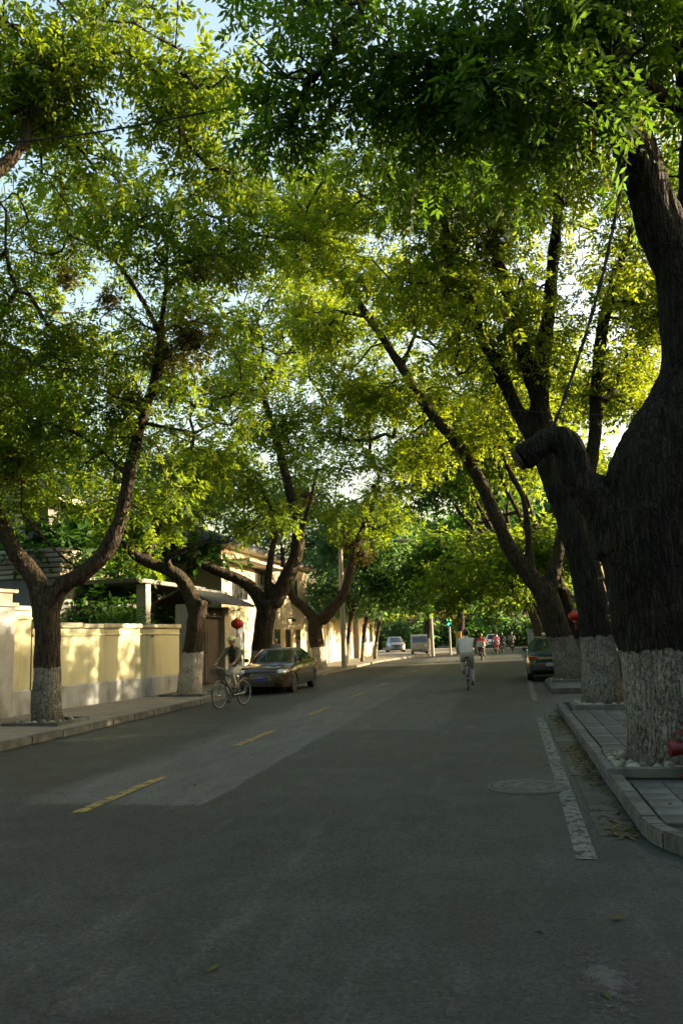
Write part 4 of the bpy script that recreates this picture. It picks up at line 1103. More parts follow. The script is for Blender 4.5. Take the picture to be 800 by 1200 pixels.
lantern('red paper lantern hanging under the left gate roof', at(278, 731, 27.6), .95)
lantern('red lantern under the eaves on the right, behind the parked cars', at(673, 722, 31.5), 1.0)

# ------------------------------------------------------------------ houses
def window(parent, x, y0, y1, z0, z1, face='x', bars=1, m=None):
    """a window in a wall whose outer face is x (normal +x) or y (normal -y)"""
    w = .06
    def T(me): return me if face == 'x' else ([(p[1], x - (p[0] - x), p[2]) for p in me[0]], me[1])
    f = obj('window', T(join(box(x - .02, x + .05, y0 - w, y0, z0 - w, z1 + w), box(x - .02, x + .05, y1, y1 + w, z0 - w, z1 + w),
                             box(x - .02, x + .047, y0, y1, z1, z1 + w), box(x - .02, x + .047, y0, y1, z0 - w, z0),
                             *[box(x - .02, x + .04, y0 + (y1 - y0) * (k + 1) / (bars + 1) - .02, y0 + (y1 - y0) * (k + 1) / (bars + 1) + .02, z0, z1) for k in range(bars)])), m or M_wood, parent)
    for k in range(bars + 1):
        a = y0 + (y1 - y0) * k / (bars + 1) + .012; b = y0 + (y1 - y0) * (k + 1) / (bars + 1) - .012
        obj('pane', T(box(x - .015, x + .012, a, b, z0 + .004, z1 - .004)), M_glass, f)
    obj('sill', T(box(x - .02, x + .12, y0 - .12, y1 + .12, z0 - w - .06, z0 - w)), M_fascia, f)
    return f
def tiled_slope(parent, a, b, c, d, m=None, step=.25):
    """roof slope a-b eave, d-c ridge, with courses of round tiles"""
    a, b, c, d = map(Vector, (a, b, c, d))
    nrm = (b - a).cross(d - a).normalized()
    if nrm.z < 0: nrm = -nrm
    th = .1
    V = [p for q in (a, b, c, d) for p in (q, q - nrm * th)]
    s = obj('roof', ([tuple(p) for p in V], [(0, 2, 4, 6), (7, 5, 3, 1), (0, 1, 3, 2), (2, 3, 5, 4), (4, 5, 7, 6), (6, 7, 1, 0)]), M_tile, parent)
    n = min(60, max(2, int((b - a).length / step)))
    for k in range(n):
        t = (k + .5) / n
        obj('tile_course', tube([a.lerp(b, t) + nrm * .01, d.lerp(c, t) + nrm * .01], .055, 5), M_tile, s, True)
    return s
# cream two-storey house with windows onto the street
hx, hy0, hy1 = -11.3, 31.2, 45.6
h2 = thing('house', 'cream two-storey house with small street windows and drainpipe', 'house', (0, 0, 0))
obj('wall', box(hx - 8, hx, hy0, hy1, 0, 5.75), M_house_c, h2)
tiled_slope(h2, (hx + .55, hy0 - .6, 5.7), (hx + .55, hy1 + .6, 5.7), (hx - 4, hy1 - 2.5, 7.6), (hx - 4, hy0 + 2.5, 7.6))
tiled_slope(h2, (hx - 8.5, hy0 - .6, 5.7), (hx + .55, hy0 - .6, 5.7), (hx - 4, hy0 + 2.5, 7.6), (hx - 4.1, hy0 + 2.5, 7.6))
obj('eaves_board', box(hx + .002, hx + .5, hy0 - .5, hy1 + .5, 5.6, 5.69), M_fascia, h2)
obj('eaves_board', box(hx - 8.4, hx, hy0 - .52, hy0 - .002, 5.6, 5.69), M_fascia, h2)
for y0 in (38.9, 40.9, 43.0): window(h2, hx, y0, y0 + .75, 1.15, 2.15)
window(h2, hx, 42.2, 43.3, 3.6, 4.95)
window(h2, hx, 32.6, 34.4, 3.5, 4.4, bars=2)
window(h2, hx, 35.8, 37.4, 3.5, 4.9, bars=2)
cn = obj('canopy', join(box(hx + .002, hx + .95, 32.0, 38.2, 5.02, 5.12)), M_fascia, h2)
dr = obj('door', bbox(hx - .02, hx + .06, 32.0, 33.7, .15, 2.35, .01), M_door, h2)
obj('door_frame', join(box(hx - .01, hx + .1, 31.85, 32.0, .1, 2.5), box(hx - .01, hx + .1, 33.7, 33.85, .1, 2.5), box(hx - .01, hx + .096, 32.0, 33.7, 2.35, 2.5)), M_fascia, dr)
obj('handle', bbox(hx + .06, hx + .12, 33.45, 33.5, 1.1, 1.3, .01), M_iron, dr)
obj('drainpipe', tube([(hx + .5, hy1 + .1, 5.55), (hx + .1, hy1 + .1, 5.1), (hx + .1, hy1 + .1, .1)], .05, 8), M_steel, h2, True)
obj('wall_lamp', join(box(hx, hx + .3, 41.4, 41.5, 2.75, 2.82), bbox(hx + .2, hx + .42, 41.35, 41.55, 2.6, 2.75, .02)), M_black, h2)
# house with a slatted upper bay behind the wall
c0 = at(72, 632, 22.0)
h1 = thing('house', 'grey house with slatted upper bay behind the low wall', 'house', (0, 0, 0))
bx, by = c0.x, 22.0
obj('wall', box(bx - 9, bx, by, by + 9, 0, 3.75), M_house_g, h1)
obj('upper_wall', box(bx - 9, bx - 1.2, by + 1.2, by + 9, 3.75, 6.6), M_house_g, h1)
for k in range(6):
    z = 3.78 + k * .155
    obj('slat', bbox(bx - 6, bx + .04, by - .06, by - .01, z, z + .115, .008), M_slat, h1)
    obj('slat', bbox(bx - .01, bx + .045, by + .0, by + 4.5, z, z + .115, .008), M_slat, h1)
obj('parapet', join(box(bx - 6, bx - .02, by - .005, by + .1, 3.75, 4.68), box(bx - .1, bx - .015, by + .1, by + 4.5, 3.75, 4.68)), M_house_g, h1)
obj('porch_column', bbox(bx + 1.55, bx + 1.9, by + 1.9, by + 2.25, 0, 3.6, .02), M_house_w, h1)
obj('porch_slab', bbox(bx + .003, bx + 2.0, by + 1.2, by + 7, 3.6, 3.74, .02), M_house_g, h1)
window(h1, by + 1.2, bx - 3.2, bx - 2.0, 4.9, 6.1, 'y')
window(h1, bx - 1.2, by + 2.5, by + 4.0, 4.9, 6.1)
tiled_slope(h1, (bx - .6, by + .5, 6.5), (bx - .6, by + 9.6, 6.5), (bx - 4.8, by + 6.5, 8.4), (bx - 4.8, by + 4, 8.4))
tiled_slope(h1, (bx - 9.6, by + .5, 6.5), (bx - .6, by + .5, 6.5), (bx - 4.8, by + 4, 8.4), (bx - 4.9, by + 4, 8.4))
obj('fascia', join(box(bx - 9.5, bx - .62, by + .45, by + .49, 6.3, 6.5), box(bx - .58, bx - .54, by + .5, by + 9.5, 6.3, 6.5)), M_fascia, h1)
# boundary wall and low house further up on the left
wl = thing('boundary_wall', 'sunlit cream boundary wall beyond the lamp pole on the left', 'wall', (0, 0, 0))
obj('wall_body', box(-11.2, -10.9, 46.3, 58, .1, 2.9), M_house_c, wl)
for k in range(12):
    obj('coping_stone', bbox(-11.3, -10.8, 46.3 + k * .975, 46.3 + k * .975 + .965, 2.9, 3.02, .015), M_cap, wl)
for y0 in (49.2, 53.4):
    obj('pier', bbox(-11.25, -10.82, y0, y0 + .45, .1, 2.895, .012), M_house_w, wl)
h3 = thing('house', 'low cream house at the far left corner with dark window', 'house', (0, 0, 0))
obj('wall', box(-16, -10.6, 58.4, 66, .1, 3.3), M_house_c, h3)
tiled_slope(h3, (-10.2, 58, 3.25), (-10.2, 66.4, 3.25), (-13.2, 66.4, 4.9), (-13.2, 58, 4.9), step=.4)
window(h3, -10.6, 60.2, 61.4, 1.3, 2.6); window(h3, -10.6, 63.2, 64.4, 1.3, 2.6)
# right side: near house, house with lantern, end wall
h4 = thing('house', 'near right house with grey tiled roof, glimpsed past the old trunk', 'house', (0, 0, 0))
obj('wall', box(5.3, 11.5, -14, 17.6, 0, 3.0), M_house_w, h4)
obj('upper_wall', box(7.0, 11.5, -14, 17.0, 3.0, 5.2), M_house_w, h4)
tiled_slope(h4, (4.6, -14.5, 2.95), (4.6, 18.0, 2.95), (7.0, 18.0, 3.9), (7.0, -14.5, 3.9), step=.55)
tiled_slope(h4, (6.5, -14.5, 5.1), (6.5, 17.5, 5.1), (9.2, 17.5, 6.7), (9.2, -14.5, 6.7), step=.6)
tiled_slope(h4, (12, -14.5, 5.1), (12, 17.5, 5.1), (9.2, 17.5, 6.7), (9.2, -14.5, 6.7), step=.6)
obj('gable', prism_y([(6.9, 5.1), (11.6, 5.1), (9.2, 6.6)], 16.6, 17.0), M_house_w, h4)
window(h4, 5.3 - .07, 5, 6, 1, 2)
bpy.data.objects.remove(h4.children[-1].children[0]) if False else None
h5 = thing('house', 'right house with dark eaves and grey roof behind the parked cars', 'house', (0, 0, 0))
obj('wall', box(4.7, 11, 24.5, 50, 0, 2.9), M_house_w, h5)  # near end extended behind the trunks to block low sun on the road
tiled_slope(h5, (4.0, 24, 2.75), (4.0, 50.5, 2.75), (7.6, 50.5, 4.6), (7.6, 24, 4.6), step=.5)
tiled_slope(h5, (11.4, 24, 2.75), (11.4, 50.5, 2.75), (7.6, 50.5, 4.6), (7.6, 24, 4.6), step=.5)
obj('gable', prism_y([(4.8, 2.88), (10.9, 2.88), (7.6, 4.5)], 24.6, 24.9), M_house_w, h5)
window(h5, 24.5, 5.4, 6.6, 1.0, 2.2, 'y')
ew = thing('end_wall', 'pale grey wall across the right side at the end of the street', 'wall', (0, 0, 0))
obj('wall_body', box(1.9, 14, 74.5, 74.8, 0, 1.75), M_wall_g, ew)
for k in range(8):
    obj('pier', bbox(1.9 + k * 1.6, 2.15 + k * 1.6, 74.42, 74.49, 0, 1.85, .01), M_wall_g, ew)
obj('wall_cap', box(1.8, 14, 74.4, 74.9, 1.76, 1.84), M_cap, ew)
# shrubs above the garden wall
def shrub(label, x, y, z, r, n, m):
    t = thing('shrub', label, 'shrub', (x, y, .2), 0, 'shrubs behind the garden wall')
    st = [tube([(0, 0, 0), (random.uniform(-.2, .2) * r, random.uniform(-.2, .2) * r, z * .6), (random.uniform(-.6, .6) * r, random.uniform(-.6, .6) * r, z)], [.03, .02, .008], 5) for _ in range(7)]
    tag(obj('stems', join(*st), M_bark, t), kind='stuff')
    v = norm(RNG.normal(size=(n, 3)))
    p = np.array([0, 0, z * .8]) + v * (RNG.uniform(.1, 1, (n, 1)) ** .45) * np.array([r, r, r * .7])
    V = compound_leaves(p, norm(v + RNG.normal(size=v.shape) * .6), np.full(n, .2), 3, .085, .036)
    tag(link('foliage', fast_mesh('foliage', V, np.arange(len(V)).reshape(-1, 4), m), t), kind='stuff')
shrub('yellow-green shrub peeping over the wall right of the forked tree', -12.2, 17.2, 2.2, .75, 520, M_leaf_warm)
shrub('dark shrub over the wall before the white porch column', -12.0, 19.4, 2.2, .85, 520, M_leaf_dark)
shrub('dark shrub over the wall next to the stout tree', -11.4, 22.6, 2.4, 1.0, 700, M_leaf_dark)
shrub('dark shrub at the left edge behind the pillar', -13.0, 13.6, 2.9, 1.0, 640, M_leaf_dark)

# ------------------------------------------------------------------ poles, signal, wires, hydrant
pb = ground(409, 782, .13); py_ = pb.y
lp = thing('street_lamp', 'concrete lamp pole with a long arm over the road on the left', 'street lamp', (pb.x - .25, py_, .13))
obj('pole', tube([(0, 0, 0), (0, 0, 3), (0, 0, 6.3)], [.16, .14, .11], 12), M_conpole, lp, True)
he = at(470, 634, py_) - lp.location
obj('arm', tube([(0, 0, 6.2), (.6, 0, 6.5), (he.x - .5, 0, he.z + .05)], .035, 8), M_steel, lp, True)
hd = obj('lamp_head', ([(he.x + p[0], p[1], he.z + p[2]) for p in ellipsoid((0, 0, .03), (.48, .15, .1), 14, 8)[0]], ellipsoid((0, 0, 0), (1, 1, 1), 14, 8)[1]), M_whitepaint, lp, True)
obj('lamp_lens', mv(ellipsoid((0, 0, 0), (.3, .11, .07), 12, 6), he.x + .08, 0, he.z - .05), M_lens, hd, True)
p2 = ground(507, 769, .12)
t = thing('utility_pole', 'plain concrete pole at the far corner left of the traffic signal', 'pole', p2)
obj('pole', tube([(0, 0, 0), (0, 0, 3.2)], [.13, .11], 10), M_conpole, t, True)
obj('cap', lathe([(.12, 3.2), (.12, 3.25), (.05, 3.32)], 10), M_conpole, t)
ps = ground(528, 768, .12)
t = thing('traffic_signal', 'traffic signal showing green at the far corner', 'traffic signal', ps)
obj('post', tube([(0, 0, 0), (0, 0, 2.2)], .07, 10), M_steel, t, True)
sb = obj('signal_box', bbox(-.18, .18, -.12, .12, 2.1, 3.05, .03), M_black, t)
for k in range(3):
    obj('lens', mv(lathe([(.11, 0), (.1, -.03), (.04, -.045)], 14, 'y'), 0, -.125, 2.26 + k * .31), M_green_on if k == 0 else M_rubber, sb)
    obj('visor', mv(tube([(0, 0, 0), (0, -.16, 0)], .125, 12, False), 0, -.12, 2.26 + k * .31), M_black, sb)
o = obj('walk_lens', mv(bbox(-.12, .12, -.02, .02, 2.5, 2.78, .02), 0, -.14, 0), M_green_on, sb)
po = ground(538, 764, .12)
t = thing('signal_cabinet', 'orange panel box on the corner next to the traffic signal', 'cabinet', po)
obj('body', bbox(-.24, .24, -.2, .2, .1, 1.75, .02), M_orange, t)
obj('foot', bbox(-.2, .2, -.16, .16, 0, .1, .01), M_concrete, t)
obj('door', bbox(-.2, .2, -.215, -.2, .3, 1.6, .006), M_orange, t)
def cable(label, pts, r, m=M_cable):
    f = catmull([(*at(a, b, c), r) for a, b, c in pts], 8)
    tag(obj('overhead_cable', tube([tuple(p[:3]) for p in f], r, 6), m, None, True), label, 'cable', 'overhead cables')
cable('thick black cable running across the upper canopy', [(-40, 171, 9.0), (100, 157, 9.2), (270, 126, 9.5), (400, 100, 9.8), (530, 64, 10), (640, 42, 10.2), (760, -2, 10.3)], .013)
cable('upper of two thin parallel wires crossing the left crowns', [(-40, 420, 12), (60, 430, 14), (180, 447, 18), (330, 466, 26)], .012)
cable('lower of two thin parallel wires crossing the left crowns', [(-40, 432, 12.2), (60, 441, 14.2), (180, 455, 18.2), (330, 470, 26.2)], .01)
cable('pale wire crossing behind the sawn stub', [(480, 474, 24), (620, 482, 15), (700, 486, 12), (830, 488, 9)], .005)
cable('slanting black wire under the dark leaves at upper right', [(545, 228, 13), (620, 190, 11.5), (690, 145, 9.6)], .008)
# twisted service cable slanting down to the stub
A, Bv = at(742, 120, 9.0), at(646, 505, 9.6)
pts = []
for i in range(41):
    t_ = i / 40
    p = A.lerp(Bv, t_) + Vector((0.10 * math.sin(math.pi * t_), 0, -.12 * math.sin(math.pi * t_)))
    pts.append(p)
tw = thing('service_cable', 'twisted black service cable slanting down to the sawn stub', 'cable', (0, 0, 0), 0, 'overhead cables')
for ph in (0, math.pi):
    obj('strand', tube([p + Vector((math.cos(i * .9 + ph), math.sin(i * .9 + ph), 0)) * .012 for i, p in enumerate(pts)], .012, 5), M_cable, tw, True)
for i in range(4, 40, 5):
    obj('clip', tube([pts[i] - Vector((0, 0, .02)), pts[i] + Vector((0, 0, .02))], .03, 8), M_cable, tw)
hp = at(817, 915, 8.95)
t = thing('fire_hydrant', 'red fire hydrant on the kerb side of the old tree at the right edge', 'fire hydrant', (hp.x, hp.y, .12))
obj('barrel', lathe([(.15, 0), (.15, .04), (.1, .05), (.1, .42), (.13, .43), (.13, .47), (.1, .48), (.09, .56), (.05, .62), (.03, .63)], 18), M_hydrant, t, True)
for s in (-1, 1):
    obj('side_outlet', mv(lathe([(.07, 0), (.07, s * .1), (.085, s * .1), (.085, s * .16), (.03, s * .17)], 14, 'x'), s * .08, 0, .3), M_hydrant, t, True)
obj('front_outlet', mv(lathe([(.08, 0), (.08, -.1), (.1, -.1), (.1, -.15), (.03, -.17)], 14, 'y'), 0, -.08, .22), M_hydrant, t, True)
obj('cap_nut', lathe([(.025, .62), (.025, .68)], 5), M_hydrant, t)

# ------------------------------------------------------------------ cars
def interp(x, xs, ys): return float(np.interp(x, xs, ys))
def make_car(label, loc, rz, paint, height=1.43, wid=.88, rear=False, plate=None, sign=False, group=None):
    t = thing('car', label, 'car', loc, rz, group)
    X = [-2.3, -2.27, -2.18, -2.0, -1.75, -1.5, -1.2, -.9, -.5, 0, .5, .9, 1.05, 1.3, 1.6, 1.85, 2.05, 2.18, 2.27, 2.3]
    zt = lambda x: interp(x, [-2.3, -2.27, -2.2, -2.0, -1.7, -.9, 0, .95, 1.4, 1.9, 2.12, 2.24, 2.3], [.62, .8, .93, .985, 1.0, .965, .945, .945, .90, .825, .765, .69, .52])
    zb = lambda x: interp(x, [-2.3, -2.1, -1.9, 1.9, 2.15, 2.3], [.36, .26, .2, .19, .2, .3])
    hw = lambda x: wid / .88 * interp(x, [-2.3, -2.27, -2.15, -1.8, -1, 0, 1, 1.6, 1.95, 2.15, 2.26, 2.3], [.56, .68, .77, .84, .875, .88, .875, .85, .79, .71, .6, .46])
    def section(x):
        w, a, b = hw(x), zb(x), zt(x)
        h = b - a
        return [(0, a), (.84 * w, a), (.95 * w, a + .05 * h), (.985 * w, a + .22 * h), (1.0 * w, a + .48 * h), (.992 * w, a + .66 * h), (.972 * w, a + .83 * h), (.93 * w, a + .94 * h), (.82 * w, b), (.4 * w, b + .018), (0, b + .024)]
    V, F = [], []
    ns = None
    for x in X:
        s = section(x)
        ring = [(x, y, z) for y, z in s] + [(x, -y, z) for y, z in reversed(s[1:-1])]
        ns = len(ring); V += ring
    for i in range(len(X) - 1):
        for k in range(ns):
            a, b = i * ns + k, i * ns + (k + 1) % ns
            F.append((a, b, b + ns, a + ns))
    F.append(tuple(range(ns - 1, -1, -1))); F.append(tuple(range((len(X) - 1) * ns, len(X) * ns)))
    # cabin
    H = height
    bot = [(-1.78, .62), (-1.55, .76), (-.9, .83), (0, .83), (.75, .80), (1.0, .70), (1.12, .5)]
    top = [(-1.02, .42), (-.9, .53), (-.6, .585), (-.1, .59), (.15, .56), (.27, .5), (.33, .4)]
    cab = obj('tmp', (V, F), paint)
    cut = []
    for wx in (-1.33, 1.33):
        for s in (-1, 1):
            cut.append(xf(lathe([(.345, -.16), (.345, .3)], 24, 'y') if s > 0 else lathe([(.345, -.3), (.345, .16)], 24, 'y'), Matrix.Translation((wx, s * .78, .31))))
    co = obj('tmpc', join(*cut), M_black)
    md = cab.modifiers.new('b', 'BOOLEAN'); md.object = co; md.operation = 'DIFFERENCE'; md.solver = 'EXACT'
    d = evaluated(cab)
    bpy.data.objects.remove(cab); bpy.data.objects.remove(co)
    if len(d.polygons) < 20: d = mesh_data('body', (V, F), paint, True)
    d.polygons.foreach_set('use_smooth', [True] * len(d.polygons)); d.set_sharp_from_angle(angle=rad(40))
    d.materials.clear(); d.materials.append(paint)
    body = link('body', d, t)
    # cabin shell
    def cabin_pt(u, vv, side):
        k = u * (len(bot) - 1); i = min(int(k), len(bot) - 2); fr_ = k - i
        b = Vector((bot[i][0] + (bot[i + 1][0] - bot[i][0]) * fr_, bot[i][1] + (bot[i + 1][1] - bot[i][1]) * fr_, 0))
        tp = Vector((top[i][0] + (top[i + 1][0] - top[i][0]) * fr_, top[i][1] + (top[i + 1][1] - top[i][1]) * fr_, 0))
        zb_ = zt(b.x) - .03
        zt_ = H - .035 - .03 * abs(u - .5)
        bul = .03 * math.sin(math.pi * vv)
        p = b.lerp(tp, vv); z = zb_ + (zt_ - zb_) * vv
        return Vector((p.x, (p.y + bul) * side * wid / .88, z))
    rows = 5
    us = np.linspace(0, 1, 19)
    V, F = [], []
    loop = [(u_, 1) for u_ in us] + [(u_, -1) for u_ in us[::-1]]
    for r_ in range(rows + 1):
        for u_, s in loop: V.append(tuple(cabin_pt(u_, r_ / rows, s)))
    n_ = len(loop)
    for r_ in range(rows):
        for k in range(n_):
            a, b = r_ * n_ + k, r_ * n_ + (k + 1) % n_
            F.append((a, b, b + n_, a + n_))
    # roof: inner rings
    base_r = rows * n_
    ringlast = V[base_r:base_r + n_]
    cx = sum(p[0] for p in ringlast) / n_
    for sc, dz in ((.86, .026), (.5, .036), (.05, .038)):
        V += [(cx + (p[0] - cx) * sc, p[1] * sc, p[2] + dz) for p in ringlast]
    for r_ in range(rows, rows + 3):
        for k in range(n_):
            a, b = r_ * n_ + k, r_ * n_ + (k + 1) % n_
            F.append((a, b, b + n_, a + n_))
    F.append(tuple(range((rows + 3) * n_, (rows + 4) * n_)))
    obj('cabin', (V, F), paint, t, True)
    def glass(name, u0, u1, v0, v1, side, parent=t):
        Vg, Fg = [], []
        nu, nv = 6, 4
        for j in range(nv + 1):
            for i in range(nu + 1):
                p = cabin_pt(u0 + (u1 - u0) * i / nu, v0 + (v1 - v0) * j / nv, side)
                p.y += side * .012
                Vg.append(tuple(p))
        for j in range(nv):
            for i in range(nu):
                a = j * (nu + 1) + i
                Fg.append((a, a + 1, a + nu + 2, a + nu + 1))
        return obj(name, (Vg, Fg), M_glass_car, parent, True)
    def cross_glass(name, u, v0, v1, dx):
        Vg, Fg = [], []
        nu, nv = 10, 4
        for j in range(nv + 1):
            vv = v0 + (v1 - v0) * j / nv
            a, b = cabin_pt(u, vv, 1), cabin_pt(u, vv, -1)
            for i in range(nu + 1):
                k = i / nu * 1.84 - .92
                p = Vector((a.x + dx + math.copysign(.05, dx) * (1 - k * k), a.y * k, a.z + .008))
                Vg.append(tuple(p))
        for j in range(nv):
            for i in range(nu):
                a = j * (nu + 1) + i
                Fg.append((a, a + 1, a + nu + 2, a + nu + 1))
        return obj(name, (Vg, Fg), M_glass_car, t, True)
    ws = cross_glass('windscreen', .965, .07, .93, .02)
    for s in (-.3, .25):
        obj('wiper', tube([(1.16, s, .965), (1.0, s + .38, 1.04)], .008, 5), M_black, ws)
    cross_glass('rear_window', .02, .1, .92, -.02)
    for side in (1, -1):
        for (x0, x1, u0, u1) in ((-.98, -.03, .25, .47), (0.0, 1.0, .5, .76)):
            Vd, Fd = [], []
            xs = np.linspace(x0, x1, 7)
            for x in xs:
                sct = section(x)
                for y, z in sct[2:8]: Vd.append((x, (y + .005) * side, z))
            m_ = 6
            for i in range(6):
                for k in range(m_ - 1):
                    a = i * m_ + k
                    Fd.append((a, a + 1, a + m_ + 1, a + m_))
            dd = obj('door', (Vd, Fd), paint, t, True)
            y = section(x0)[5][0]
            obj('handle', mv(bbox(-.09, .09, -.012, .012, -.014, .014, .006), x0 + .14, side * (y + .012), .80), paint, dd)
            glass('side_window', u0, u1, .14, .86, side, dd)
        glass('quarter_window', .15, .225, .22, .78, side)
        obj('mirror', bbox(.72, .86, side * .92 - .09, side * .92 + .09, .96, 1.08, .035, 2), paint, t, True)
    # lamps, grille, bumpers, plates
    for side in (1, -1):
        hl = obj('headlight', xf(ellipsoid((0, 0, 0), (.18, .24, .105), 14, 8), Matrix.Translation((2.04, side * .57, .665)) @ Matrix.Rotation(side * -.5, 4, 'Z')), M_lens, t, True)
        obj('tail_light', bbox(-2.295, -2.2, side * .62 - .14, side * .62 + .14, .70, .84, .02), M_taillens, t)
        obj('fog_lamp', mv(lathe([(.05, 0), (.045, .03)], 12, 'x'), 2.22, side * .52, .36), M_lens, t)
    gr = obj('grille', bbox(2.2, 2.295, -.34, .34, .53, .68, .012), M_black, t)
    for k in range(3): obj('grille_bar', bbox(2.29, 2.303, -.33, .33, .56 + k * .035, .57 + k * .035, .003), M_chrome, gr)
    obj('air_intake', bbox(2.16, 2.305, -.46, .46, .25, .37, .012), M_black, t)
    obj('bumper_strip', bbox(-2.325, -2.22, -.66, .66, .34, .46, .03), M_black, t)
    if rear:
        obj('reflector_strip', bbox(-2.312, -2.22, -.47, .47, .72, .80, .012), M_reflector, t)
    np_ = obj('number_plate', bbox(-2.335, -2.29, -.22, .22, .5, .62, .004), plate or M_plate, t)
    obj('number_plate', bbox(2.285, 2.31, -.22, .22, .4, .51, .004), M_plateblue, t)
    if sign:
        sg = obj('roof_sign', bbox(-.42, -.26, -.26, .26, H + .0, H + .13, .02), M_whitepaint, t)
        obj('sign_band', bbox(-.43, -.25, -.265, .265, H + .03, H + .06, .006), M_red, sg)
    tyre = lathe([(.2, -.1), (.29, -.1), (.315, -.07), (.32, 0), (.315, .07), (.29, .1), (.2, .1)], 28, 'y')
    rim = join(lathe([(.2, -.08), (.205, .075), (.185, .08), (.18, .04), (.06, .055), (.02, .06)], 24, 'y'),
               *[xf(bbox(.03, .19, .05, .075, -.028, .028, .006), Matrix.Rotation(k * math.pi / 3.0, 4, 'Y')) for k in range(6)])
    for wx in (-1.33, 1.33):
        for s in (1, -1):
            w = link('wheel', None, t); w.location = (wx, s * .745, .32); w.rotation_euler = (0, 0, 0 if s > 0 else math.pi)
            obj('tyre', tyre, M_rubber, w, True); obj('rim', rim, M_alloy, w, True)
    return t
make_car('bronze sedan parked nose towards us in front of the gate', (-7.49, 26.3, 0), -math.pi / 2, M_brown, 1.40)
make_car('dark teal car parked rear towards us behind the leaning tree', (1.52, 29.75, 0), math.pi / 2 - .03, M_teal, 1.46, rear=True, sign=True)
make_car('dark green car on the pavement beyond, right of the teal car', (3.75, 29.6, .0), math.pi / 2 + .05, M_dkgreen, 1.5)
make_car('white car far ahead in the middle of the road', (at(576, 745, 93).x, 93, 0), -math.pi / 2, M_whitepaint, 1.5)
make_car('pale parked car on the far left by the corner tree', (-10.4, 76.5, .14), -math.pi / 2 + .2, M_silver, 1.46)

